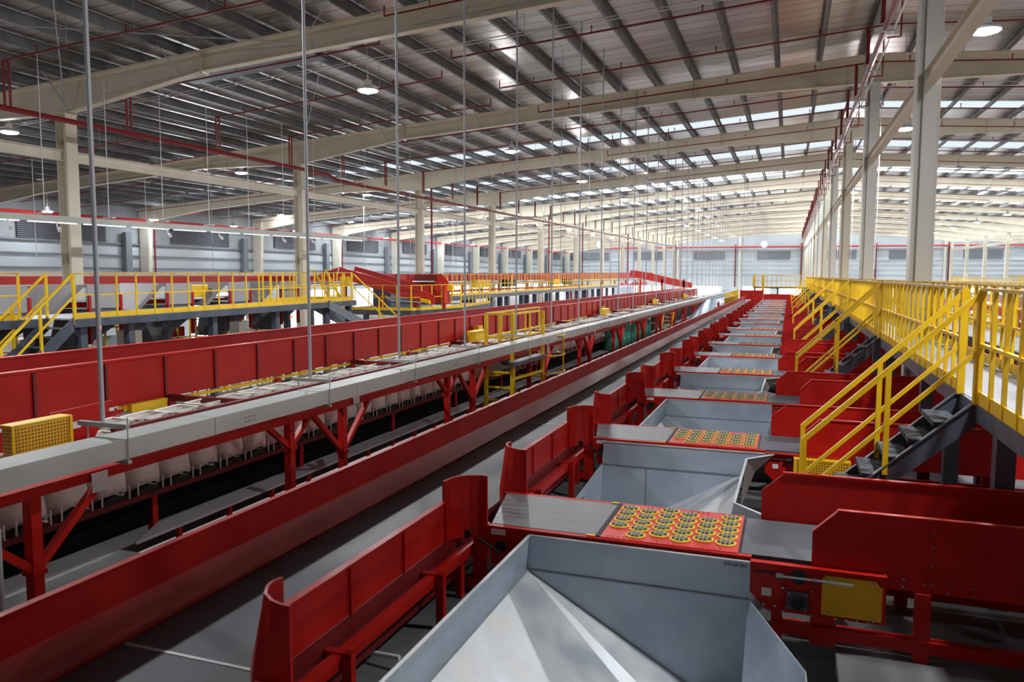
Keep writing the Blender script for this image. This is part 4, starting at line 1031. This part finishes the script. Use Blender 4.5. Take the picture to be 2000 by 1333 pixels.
# second row of bag mouths behind the duct
b2 = None
for i in range(72):
    y = 6.6+.52*i; lab = 'open white bag mouth behind the front bags, %s from the camera' % od(i+1)
    if b2 is None: b2 = mk_bag(y, 21, CLOTH, lab, 'open bags of the back row', x=-7.27, wt=.42, wb=.40, d=.34, zt=-1.69, zb=-2.36, hooks=False); reindex()
    else: dup(b2, (-7.27, y, -2.36+random.uniform(-.015, .015)), lab)

m_ = MB(); m_.tube((-2.76, 5.12, -2.96), (-3.14, 5.16, -2.985), .02, 10); tag(m_.build('white_tube', WHITE), 'short white tube on the floor behind the second side guard bracket', 'tube')
m_ = MB(); m_.path([(-5.95, 4.3, ZM), (-5.95, 4.3, -2.05), (-5.98, 4.22, -1.96), (-6.05, 4.1, -1.93)], .022, 8); tag(m_.build('grey_pipe', ROD), 'thin grey pipe standing beside the nearest red Y frame', 'pipe')
# ------------------------------------------------------------------ ladder platform in yellow steel
t = thing('ladder_platform', 'yellow tubular ladder platform with slate deck standing across the bag line', 'platform', (-6.2, 17.2, ZM))
m_ = MB(); m_.prism([(-6.58, 16.35, -2.03), (-5.74, 16.2, -2.03), (-5.66, 18.3, -2.03), (-6.58, 18.4, -2.03)], (0, 0, .085)); m_.build('deck_plate', SLATE, t)
m_ = MB(); m_.prism([(-6.56, 16.38, -1.94), (-5.78, 16.25, -1.94), (-5.70, 18.25, -1.94), (-6.56, 18.35, -1.94)], (0, 0, .004)); m_.build('deck_mat', mat('deck_mat_grey', (.24, .26, .29), .6), t)
for (x, y) in ((-6.52, 16.4), (-5.88, 16.4), (-6.52, 18.3), (-5.74, 18.25)):
    m_ = MB(); top = -.85; m_.bar((x, y, ZM+.0), (x, y, top), .075, .075, up=(0, 1, 0)); m_.build('leg', YEL, t)
m_ = MB()
for z in (-.86, -1.40):
    m_.bar((-6.52, 16.4, z), (-5.88, 16.4, z), .045, .05); m_.bar((-6.52, 16.4, z), (-6.52, 18.3, z), .045, .045); m_.bar((-5.88, 16.4, z), (-5.84, 18.25, z), .045, .045); m_.bar((-6.52, 18.3, z), (-6.52, 20.4, z), .04, .04)
for (x, y) in ((-6.2, 16.4), (-6.52, 17.4), (-5.86, 17.6), (-6.52, 19.2), (-6.52, 20.4), (-6.1, 18.3)): m_.bar((x, y, -.86), (x, y, -1.94), .035, .035, up=(0, 1, 0))
m_.build('guard_rail', YEL, t)
for i, z in enumerate((-2.20, -2.55, -2.85)):
    m_ = MB(); m_.bar((-6.52, 16.4, z), (-5.88, 16.4, z), .045, .045); m_.build('rung', YEL, t)
m_ = MB(); m_.bar((-5.88, 16.4, -2.35), (-5.74, 18.25, -2.35), .045, .06); m_.bar((-6.52, 16.4, -2.30), (-5.88, 16.5, -2.2), .04, .05); m_.bar((-6.4, 18.3, -2.5), (-5.74, 18.25, -2.5), .04, .04)
m_.build('stretcher', YEL, t)
m_ = MB()
for z in (-1.5, -2.0, -2.45):
    pts = [(-5.74+.35*math.sin(a), 18.9-.6*math.cos(a), z) for a in [math.pi*j/8 for j in range(9)]]
    m_.path(pts, .022, 6)
m_.tube((-5.39, 18.9, -1.5), (-5.39, 18.9, -2.45), .02, 6)
m_.build('cage_hoop', YEL, t)

# ladders and dark machinery beyond the green sacks
t = thing('step_ladder', 'steep yellow-railed ladder beyond the green sacks', 'ladder', (-6.3, 40.5, ZM))
m_ = MB(); m_.bar((-6.2, 40, ZM), (-6.2, 41.2, -1.9), .05, .10); m_.bar((-5.7, 40, ZM), (-5.7, 41.2, -1.9), .05, .10); m_.build('rail', YEL, t)
m_ = MB()
for i in range(6): m_.box(-6.2, -5.7, 40.1+.19*i, 40.3+.19*i, -2.9+.19*i, -2.88+.19*i)
m_.build('tread', YELD, t)
t = thing('cabinet_row', 'dark machine cabinets under the duct towards the far end', 'machine', (-7, 50, ZM))
m_ = MB(); m_.box(-7.6, -6.97, 42.5, 66, ZM, -1.95); m_.build('cabinet', BLACK, t)
m_ = MB()
for i in range(12): m_.box(-6.97, -6.94, 43+1.9*i, 43.3+1.9*i, -2.6, -2.1)
m_.build('door_panel', SLATE, t)
t = thing('steel_chute', 'wide pale blue steel chute at the far end beside the main belt', 'chute', (-5.6, 58, ZM))
m_ = MB(); m_.prism([(-5.98, 49, -2.95), (-5.0, 49, -2.95), (-5.0, 62, -1.75), (-5.98, 62, -1.75)], (0, 0, .05)); m_.build('slide', mat('pale_blue_sheet', (.55, .66, .80), .35), t)
m_ = MB(); m_.prism([(-6.0, 49, -2.95), (-6.0, 62, -1.75), (-6.0, 62, -1.65), (-6.0, 49, -2.75)], (.02, 0, 0)); m_.build('side_plate', SLATE, t)
m_ = MB(); m_.box(-5.98, -4.9, 62, 76, -1.80, -1.75); m_.build('landing', mat('pale_blue_deck', (.42, .48, .56), .4), t)
rail_run('railing', 'yellow slatted guard fence beside the far end of the main belt', None, ((-5.0, 66, -2.5), (-5.0, 84, -2.35)), 1.0, .55)

# ------------------------------------------------------------------ left background: walkway, stairs, chutes
def lz(y): return -1.18+.0075*y
t = thing('raised_walkway', 'raised walkway with slate frame along the far left machines', 'walkway', (-17.6, 18, ZG))
m_ = MB(); m_.prism([(-18.7, 14.1, lz(14)), (-16.5, 14.1, lz(14)), (-16.5, 27.2, lz(27.2)), (-18.7, 27.2, lz(27.2))], (0, 0, -.04)); m_.prism([(-18.7, 5, lz(14)), (-17.4, 5, lz(14)), (-17.4, 14.1, lz(14)), (-18.7, 14.1, lz(14))], (0, 0, -.04)); m_.build('deck_plate', mat('light_deck', (.50, .53, .58), .4, .1), t)
m_ = MB(); m_.bar((-16.48, 14.1, lz(14)-.12), (-16.48, 27.2, lz(27.2)-.12), .06, .20); m_.bar((-17.38, 5, lz(14)-.12), (-17.38, 14.1, lz(14)-.12), .06, .2); m_.build('edge_beam', SLATE, t)
for i, y in enumerate((7.5, 10.5, 14.5, 16.0, 19.2, 22.3, 25.4, 27.0)):
    m_ = MB(); x = -16.7 if y > 14 else -17.6; m_.box(x-.12, x+.08, y-.1, y+.1, ZG, lz(y)-.1); m_.build('support_post', SLATE, t)
    m_ = MB(); m_.box(-18.6, -18.4, y-.1, y+.1, ZG, lz(y)-.1); m_.build('support_post', SLATE, t)
rail_run('railing', 'yellow railing along the far left walkway, right of its stair', None, ((-16.5, 14.16, lz(14)), (-16.5, 26.9, lz(26.9))), 1.10, .63)
rail_run('railing', 'yellow railing along the far left walkway, left of its stair', None, ((-17.4, 5.5, lz(14)), (-17.4, 13.4, lz(14))), 1.10, .63)
rail_run('railing', 'short yellow railing closing the end of the far left walkway', None, ((-18.7, 27.1, lz(27)), (-16.6, 27.1, lz(27))), 1.10, .35)
rail_run('railing', 'yellow railing on the inner side of the far left walkway end', None, ((-18.6, 24.1, lz(24)), (-18.6, 27, lz(27))), 1.10, .4)
t = thing('metal_stair', 'slate metal stair with yellow handrails going down left from the far left walkway', 'stair', (-16.9, 14, lz(14)))
for x in (-17.36, -16.5):
    m_ = MB(); m_.prism([(x-.03, 14.1, lz(14)+.02), (x-.03, 14.1, lz(14)-.30), (x-.03, 11.0, -3.9), (x-.03, 10.7, -3.7)], (.06, 0, 0)); m_.build('stringer', SLATE, t)
for i in range(12):
    m_ = MB(); y = 13.95-.245*i; z = lz(14)-.22-.215*i; m_.box(-17.33, -16.53, y-.12, y+.12, z-.03, z); m_.build('tread', mat('tread_grey', (.13, .15, .17), .4) if i == 0 else bpy.data.materials['tread_grey'], t)
for x in (-17.38, -16.48):
    m_ = MB(); m_.bar((x, 14.12, lz(14)+1.1), (x, 11.2, -2.52), .05, .05); m_.bar((x, 14.12, lz(14)+.55), (x, 11.2, -3.05), .04, .04)
    for y, z in ((14.12, .03), (13.2, -.76), (12.2, -1.66), (11.2, -2.5)): m_.bar((x, y, z), (x, y, z-1.25), .055, .055, up=(0, 1, 0))
    m_.build('handrail', YEL, t)
# stair at its far end
t = thing('metal_stair', 'slate steel stair going down right from the end of the far left walkway', 'stair', (-16.9, 27.6, lz(27)))
for x in (-16.45, -17.25):
    m_ = MB(); m_.prism([(x-.03, 25.2, lz(25)+.06), (x-.03, 25.2, lz(25)-.28), (x-.03, 31.6, -3.6), (x-.03, 31.6, -3.2)], (.06, 0, 0)); m_.build('stringer', mat('grey_stringer', (.17, .19, .22), .4) if x > -17 else bpy.data.materials['grey_stringer'], t)
for x in (-16.45,):
    m_ = MB(); m_.bar((x, 27.0, .05), (x, 31, -2.0), .05, .05); m_.bar((x, 27.0, -.5), (x, 31, -2.6), .04, .04); m_.bar((x, 29, -1.0), (x, 29, -2.2), .05, .05, up=(0, 1, 0)); m_.build('handrail', YEL, t)

def chute_unit(y, lab):
    t = thing('sorting_chute', lab, 'chute', (-20, y, ZG), 'grey sorting chutes along the far left walkway')
    m_ = MB(); m_.prism([(-18.8, y, -.98), (-18.8, y+1.15, -.98), (-18.8, y+1.15, -.30), (-18.8, y, -.30)], (-.02, 0, 0)); m_.build('front_panel', mat('chute_grey', (.36, .36, .37), .45, .2) if 'chute_grey' not in bpy.data.materials else bpy.data.materials['chute_grey'], t)
    m_ = MB(); m_.prism([(-18.82, y-1.25, -1.1), (-18.82, y-1.05, -1.1), (-18.82, y+.02, -.30), (-18.82, y-.25, -.30)], (-1.6, 0, .0)); m_.build('side_slope', mat('brown_grey_slope', (.20, .19, .19), .6), t)
    m_ = MB(); m_.prism([(-18.85, y+.05, -1.0), (-18.85, y+1.1, -1.0), (-18.85, y+1.0, -1.5), (-18.85, y-.3, -2.2)], (-1.2, 0, 0)); m_.build('lower_hopper', mat('dark_hopper', (.09, .10, .11), .5) if 'dark_hopper' not in bpy.data.materials else bpy.data.materials['dark_hopper'], t)
    m_ = MB(); m_.box(-18.86, -18.76, y+.02, y+.10, -2.0, -.6); m_.box(-18.86, -18.76, y+1.12, y+1.2, -2.0, -.6); m_.build('leg', RED, t)
    return t
cu0 = None
for i in range(5):
    y = 13.6+2.95*i; lab = 'grey steel sorting chute behind the far left railing, %s from the left' % od(i+1)
    if cu0 is None: cu0 = chute_unit(y, lab); reindex()
    else: dup(cu0, (-20, y, ZG+.02*i), lab)
t = thing('motor_box', 'yellow motor box behind the far left railing', 'box', (-19.5, 20.6, -1))
m_ = MB(); m_.box(-19.6, -19.2, 20.7, 21.9, -.75, -.33); m_.build('housing', YEL, t, bevel=.03)
m_ = MB(); m_.box(-19.7, -19.1, 20.6, 22.6, -.82, -.75); m_.build('base', WHITE, t)
t = thing('long_conveyor', 'long bright red conveyor wall behind the far left chutes', 'conveyor', (-24, 24, ZG))
m_ = MB(); m_.prism([(-24, 6, -.33), (-24, 38, -.33), (-24, 38, 0.0), (-24, 6, -.09)], (-.05, 0, 0)); m_.build('side_wall', RED2, t)
m_ = MB(); m_.box(-25.4, -24.0, 6, 38, -.45, -.38); m_.build('belt', BELT, t)
m_ = MB(); m_.box(-25.45, -25.4, 6, 38, -.4, .12); m_.build('back_wall', CREAM, t)
for i in range(6): 
    m_ = MB(); y = 8+5.4*i; m_.box(-24.3, -24.1, y, y+.2, ZG, -.4); m_.build('leg', RED, t)
m_ = MB(); m_.box(-20.77, -20.76, 10, 27, -1.05, -.83); tag(m_.build('low_conveyor', RED), 'low red conveyor edge seen between the far left chutes', 'conveyor')
m_ = MB(); m_.box(-20.75, -20.3, 10, 27, -.83, -.78); tag(m_.build('grey_ledge', GALV), 'grey ledge above the low red conveyor behind the chutes', 'ledge')

# incline conveyor into a red hood
t = thing('incline_conveyor', 'bright red incline conveyor sloping down into a red hood', 'conveyor', (-18, 31.8, ZG))
m_ = MB(); m_.prism([(-19.77, 31.2, .40), (-14.9, 31.2, -.87), (-14.9, 31.2, -1.28), (-15.6, 31.2, -1.18), (-19.9, 31.2, -.08)], (0, .04, 0)); m_.bar((-19.77, 31.22, .40), (-14.9, 31.22, -.87), .08, .03); m_.build('near_wall', RED2, t)
m_ = MB(); m_.prism([(-19.65, 32.4, .44), (-15.9, 32.4, -.50), (-15.6, 32.4, -1.1), (-19.9, 32.4, -.08)], (0, .04, 0)); m_.bar((-19.65, 32.42, .44), (-15.9, 32.42, -.50), .08, .03); m_.build('far_wall', RED2, t)
m_ = MB(); m_.prism([(-19.85, 31.24, .05), (-15.4, 31.24, -1.08), (-15.4, 31.24, -1.12), (-19.85, 31.24, .01)], (0, 1.16, 0)); m_.build('belt', BELT, t)
m_ = MB(); m_.prism([(-24, 31.2, -.05), (-21.3, 31.2, -.08), (-19.85, 31.2, .38), (-19.95, 31.2, -.12), (-24, 31.2, -.4)], (0, .04, 0)); m_.build('infeed_wall', RED2, t)
for x, z in ((-19.6, -.35), (-17.6, -.85), (-15.9, -1.25)):
    m_ = MB(); m_.box(x, x+.14, 31.2, 31.34, -1.55, z); m_.build('leg', RED, t)
m_ = MB(); m_.box(-19.6, -19.15, 30.95, 31.15, -.5, -.05); m_.build('motor_cover', YEL, t, bevel=.03)
t = thing('red_hood', 'red hood box with a silver roller at the foot of the incline', 'machine', (-15.9, 32.2, ZG))
m_ = MB(); m_.prism([(-17.38, 33, -.25), (-16.3, 33, -1.28), (-14.95, 33, -1.28), (-15.0, 33, -.30), (-15.3, 33, .04), (-16.95, 33, .04)], (0, .06, 0)); m_.build('back_panel', RED2, t)
m_ = MB(); m_.box(-16.75, -15.6, 32.93, 33.0, -.2, .05); m_.build('recess_panel', DRED, t)  # recess drawn as a flat darker panel, shade put into its colour
m_ = MB(); m_.tube((-16.75, 32.8, -.28), (-15.6, 32.8, -.28), .075, 14); m_.build('roller', STEEL, t)
m_ = MB(); m_.box(-15.05, -14.95, 32.4, 33.0, -1.28, -.45); m_.box(-15.7, -15.0, 32.95, 33.0, -1.28, -.3); m_.build('side_panel', RED2, t)
m_ = MB(); m_.box(-14.95, -14.7, 32.7, 33, -.70, -.42); m_.build('yellow_cover', YEL, t)
m_ = MB(); m_.prism([(-15.5, 31.0, -1.0), (-15.05, 31.0, -1.1), (-15.05, 31.0, -1.25), (-15.5, 31.0, -1.15)], (0, .15, 0)); m_.build('yellow_flap', YEL, t)
for x in (-16.6, -15.1):
    m_ = MB(); m_.box(x, x+.12, 32.5, 32.6, -1.53, -1.28); m_.build('leg', RED, t)
# low deck around it
t = thing('low_platform', 'low slate platform with yellow railing around the red hood', 'platform', (-17, 33, ZG))
m_ = MB(); m_.prism([(-20.2, 30.7, -1.55), (-15.8, 30.7, -1.55), (-14.6, 33.6, -1.5), (-14.9, 38.2, -1.42), (-20.2, 38.2, -1.5)], (0, 0, -.22)); m_.build('deck_plate', SLATE, t)
for (x, y) in ((-19.6, 30.9), (-18.2, 30.9), (-16.4, 30.9), (-15.6, 31.6), (-15.0, 34.5), (-15.1, 37.8), (-18.5, 36)):
    m_ = MB(); m_.box(x-.1, x+.1, y-.1, y+.1, ZG, -1.7); m_.build('support_post', SLATE, t)
rail_run('railing', 'yellow railing on the front edge of the low platform', None, ((-20.1, 30.72, -1.55), (-15.8, 30.72, -1.55)), 1.12, .72)
rail_run('railing', 'yellow railing on the angled right edge of the low platform', None, ((-15.8, 30.72, -1.55), (-14.65, 33.6, -1.5)), 1.12, .6)
rail_run('railing', 'yellow railing on the far right edge of the low platform', None, ((-14.65, 33.6, -1.5), (-14.9, 38, -1.42)), 1.12, .55)
t = thing('steel_ladder', 'yellow ladder rails rising beside the incline conveyor', 'ladder', (-19, 29, ZG))
m_ = MB()
for x in (-18.8, -18.2): m_.bar((x-1.3, 29.6, .25), (x+.5, 29.6, -2.6), .05, .09)
m_.build('rail', YEL, t)
m_ = MB()
for i in range(9): m_.box(-19.95+.2*i, -19.3+.2*i, 29.55, 29.65, .0-.3*i, .03-.3*i)
m_.build('rung', YELD, t)
m_ = MB(); m_.box(-19.4, -18.4, 33.6, 35.8, -1.5, -.25); tag(m_.build('grey_cabinet', SLATE), 'grey cabinet beneath the red incline conveyor', 'cabinet')
m_ = MB(); m_.path([(-18.8, 33.5, -.9), (-18.3, 33.5, -1.25), (-16.8, 33.5, -1.3)], .06, 8); tag(m_.build('cable_bundle', mat('cable_grey', (.3, .3, .33), .4)), 'thick pale cable sagging behind the low platform railing', 'cable')

# second far-left walkway and conveyor
def l2(y): return -1.27+.0045*y
t = thing('raised_walkway', 'slate walkway on dark columns at the centre left distance', 'walkway', (-17.8, 60, ZG))
m_ = MB(); m_.prism([(-19.4, 36.5, l2(36)), (-17, 36.5, l2(36)), (-17, 80, l2(80)), (-19.4, 80, l2(80))], (0, 0, -.24)); m_.build('deck_plate', SLATE, t)
for i in range(14):
    y = 41+2.9*i; m_ = MB(); m_.box(-17.3, -17.02, y-.14, y+.14, ZG, l2(y)-.2)
    m_.build('support_post', SLATE, t)
    if i % 2: m_ = MB(); m_.box(-18.9, -18.6, y-.14, y+.14, ZG, l2(y)-.2); m_.build('support_post', SLATE, t)
for i in range(4):
    a = 36.6+10.8*i
    rail_run('railing', 'yellow railing of the centre left walkway, %s length from the left' % od(i+1), 'railings of the centre left walkway', ((-17, a, l2(a)+.02), (-17, a+10.6, l2(a+10.6)+.02)), 1.15, .62)
t = thing('long_conveyor', 'ribbed dark red conveyor behind the centre left railing', 'conveyor', (-20.5, 60, ZG))
m_ = MB(); m_.prism([(-19.6, 34, -.33), (-19.6, 118, -.25), (-19.6, 118, .62), (-19.6, 34, .08)], (-.05, 0, 0)); m_.build('side_wall', RED, t)
for i in range(60):
    y = 35+1.38*i; m_ = MB(); m_.box(-19.58, -19.55, y-.03, y+.03, -.3, .1+.0055*(y-34)); m_.build('wall_rib', DRED, t)
m_ = MB(); m_.box(-20.7, -19.7, 34, 118, -.5, -.42); m_.build('belt', BELT, t)
for i in range(12): 
    m_ = MB(); y = 39+6.6*i; m_.box(-19.9, -19.75, y, y+.15, ZG, -.4); m_.build('leg', RED, t)
m_ = MB(); m_.box(-19.56, -19.42, 38, 76, -1.0, -.85); tag(m_.build('low_conveyor', RED), 'low red conveyor edge behind the centre left railing', 'conveyor')
for i, y in enumerate((46, 51.5, 63, 67)):
    m_ = MB(); m_.box(-19.3, -18.9, y, y+2.2, -.75, -.25); tag(m_.build('machine_box', [YEL, BLACK][i % 2]), '%s drive box on the centre left walkway, %s from the left' % (('yellow', 'black')[i % 2], od(i//2+1)), 'box')
t = thing('incline_conveyor', 'red conveyor sloping down at the far centre of the hall', 'conveyor', (-14, 92, ZG))
m_ = MB(); m_.prism([(-17.6, 90, .70), (-16.9, 90, .68), (-15.5, 90, .45), (-10.5, 90, -.70), (-10.5, 90, -1.35), (-12.4, 90, -1.05), (-17.6, 90, .0)], (0, .08, 0)); m_.build('side_wall', RED2, t)
m_ = MB(); m_.prism([(-17.6, 90.1, .3), (-10.5, 90.1, -1.1), (-10.5, 90.1, -1.2), (-17.6, 90.1, .2)], (0, 1.3, 0)); m_.build('belt', BELT, t)
m_ = MB()
for x in (-16.5, -14, -11.5): m_.box(x, x+.2, 90, 90.2, ZG, -.3)
m_.build('leg', RED, t)
# hanging sheet and red signs
m_ = MB()
rows_ = []
for j in range(6):
    rows_.append([(-17.4+.0*j+.06*math.sin(i*1.3+j), 79+i*1.35, -.95-.36*j) for i in range(9)])
m_.loft(rows_); tag(m_.build('hanging_sheet', mat('pale_sheet', (.55, .57, .64), .8), smooth=True, solid=.01), 'pale grey sheet hanging over the end of the centre left walkway', 'sheet')
for i in range(6):
    y = 82+2.9*i; t = thing('red_signal', 'small red lamp head over the hanging sheet, %s from the left' % od(i+1), 'lamp', (-16.9, y, -1.0), 'red lamp heads over the sheet')
    m_ = MB(); m_.lathe((-16.9, y, -.95), [(.30, 0), (.26, .12), (.1, .18), (.08, .3), (0, .3)], 10); m_.build('head', RED2, t)
    m_ = MB(); m_.tube((-16.9, y, -.65), (-16.9, y, -.35), .03, 6); m_.build('stem', WHITE, t)
# far row of bags, seen below the centre left walkway
fb = None
for i in range(34):
    y = 41+1.25*i; lab = 'pale grey bag on the distant bag line, %s from the left' % od(i+1)
    if fb is None: fb = mk_bag(y, 60, CLOTH, lab, 'bags of the distant line', x=-24.5, wt=1.0, wb=1.1, d=.7, zt=-1.9, zb=-3.0, hooks=False); reindex()
    else: dup(fb, (-24.5, y, -3.0), lab, deep=True)
m_ = MB(); m_.box(-25.2, -24.0, 38, 86, -3.2, -3.05); tag(m_.build('bag_shelf', GALV), 'grey shelf under the distant bag line', 'shelf')
# equipment under the left walkway
for i, (x, y, w_, h0) in enumerate([(-21.5, 13.0, 1.5, -1.6), (-21.5, 15.6, 1.6, -1.5), (-21.5, 18.6, 1.4, -1.6), (-21.5, 20.8, 1.8, -1.5), (-21.5, 23.4, 1.6, -1.6), (-21.5, 26, 1.6, -1.5), (-21.5, 10.5, 1.6, -1.8)]):
    t = thing('yellow_rack', 'yellow tubular rack below the far left walkway, %s from the left' % od([2, 3, 4, 5, 6, 7, 1][i]), 'rack', (x, y, ZG), 'yellow racks below the far left walkway')
    m_ = MB()
    for dx in (0, 1.0):
        for dy in (0, w_/2, w_): m_.box(x+dx, x+dx+.05, y+dy, y+dy+.06, ZG, h0)
    m_.build('upright', YELD, t)
    for z in (h0-.05, h0-.7, h0-1.3, h0-2.2):
        m_ = MB(); m_.box(x+1.0, x+1.05, y, y+w_, z-.05, z); m_.box(x, x+1.0, y, y+.05, z-.05, z); m_.build('shelf_rail', YELD, t)
    col = [RED, CLOTH, GALV][i % 3]
    m_ = MB(); m_.box(x+.1, x+.9, y+.1, y+w_-.2, h0-1.3, h0-.8); m_.box(x+.2, x+.9, y+.2, y+w_-.4, h0-.7, h0-.35)
    o = m_.build('crate', col, t)
for i, (y, w_) in enumerate(((16.4, .5), (13.8, 1.2), (21.0, .4))):
    m_ = MB(); m_.box(-17.6, -17.2, y, y+w_, ZG, -1.55); tag(m_.build('control_cabinet', [CREAM, BLACK, CREAM][i]), ['narrow cream control cabinet under the far left walkway', 'black control cabinet near the foot of the far left stair', 'thin cream cabinet under the middle of the far left walkway'][i], 'cabinet')
for i, (y, z) in enumerate(((15.3, -1.42), (23.6, -1.55))):
    m_ = MB(); m_.lathe((-17.0, y, z), [(0, 0), (.05, 0), (.05, .09), (0, .11)], 8); tag(m_.build('signal_lamp', REDLED), 'small glowing red signal lamp under the far left walkway, %s one' % ('left', 'right')[i], 'lamp')
# light trunking and its rods in front of the left wall
t = thing('light_trunking', 'long pale trunking with tube lamps hanging before the left wall', 'lamp', (-19, 20, 1.5))
def tz(y): return 1.33+.0125*y
m_ = MB(); m_.bar((-19, 6, tz(6)), (-19, 32.3, tz(32.3)), .16, .17); m_.build('channel', DUCT, t)
y = 6.4
while y < 31.5:
    m_ = MB(); m_.bar((-18.99, y, tz(y)-.10), (-18.99, y+1.45, tz(y+1.45)-.10), .08, .03); m_.build('tube_lamp', TUBE, t); y += 1.72
for i in range(13):
    y = 7.1+2.1*i; m_ = MB(); m_.tube((-19, y, tz(y)+.16), (-19, y, spr_z(-19, y)+.4), .012, 6); m_.box(-19.2, -18.8, y-.06, y+.06, tz(y)+.12, tz(y)+.15); m_.build('hanging_rod', WHITE, t)
for i, y in enumerate((14.4, 15.8, 19.8, 22.2, 25.8, 27.8)):
    t = thing('wall_camera', 'small white camera under the light trunking, %s from the left' % od(i+1), 'camera', (-18.9, y, tz(y)-.3), 'cameras under the light trunking')
    m_ = MB(); m_.tube((-18.85, y, tz(y)-.27), (-18.7, y-.12, tz(y)-.33), .05, 8); m_.build('camera_body', WHITE, t)
    m_ = MB(); m_.tube((-18.95, y, tz(y)-.09), (-18.9, y, tz(y)-.28), .02, 6); m_.build('arm', WHITE, t)
# thin hanging rods across the left background
k_ = 0
for (x, y0, dy, n) in ((-30, 18, 6, 8), (-17.5, 34, 5.5, 9), (-26, 30, 7, 7), (2.9, 18.9, 12, 6), (-3.1, 56, 4.2, 15), (-8.7, 30, 4.6, 14)):
    for i in range(n):
        y = y0+dy*i; k_ += 1
        if x > 0: z0 = .3
        else: z0 = {-3.1: -.9, -8.7: -1.0}.get(x, .3)
        m_ = MB(); m_.tube((x, y, z0), (x, y, roof_z(x)+hz(y)+.3), .014, 5)
        tag(m_.build('hanging_rod', ROD if x < 0 else WHITE), 'thin pale hanging rod %s, %s from the camera' % ({-30: 'before the left wall', -17.5: 'over the centre left walkway', -26: 'behind the left column row', 2.9: 'beside the ridge columns', -3.1: 'over the main belt towards the far end', -8.7: 'over the tall red conveyor'}[x], od(i+1)), 'rod', 'thin hanging rods from the roof')
# white sphere lamps at the far wall
for i, (x, z) in enumerate(((-3.6, 4.7), (-28, 4.9))):
    t = thing('globe_lamp', ['round white globe lamp hanging before the far end wall', 'round white globe lamp at the far left of the end wall'][i], 'lamp', (x, 118, z-.45))
    m_ = MB(); m_.lathe((x, 118, z-.45), [(0, 0), (.3, .08), (.45, .45), (.3, .82), (0, .9)], 14); m_.build('globe', emis('globe_lamp_%d' % i, (1, 1, 1), 3), t)
    m_ = MB(); m_.tube((x, 118, z+.45), (x, 118, roof_z(x)+hz(118)+.3), .015, 5); m_.build('hanging_rod', WHITE, t)

for o in COL.objects:
    if '_o' in o: del o['_o']
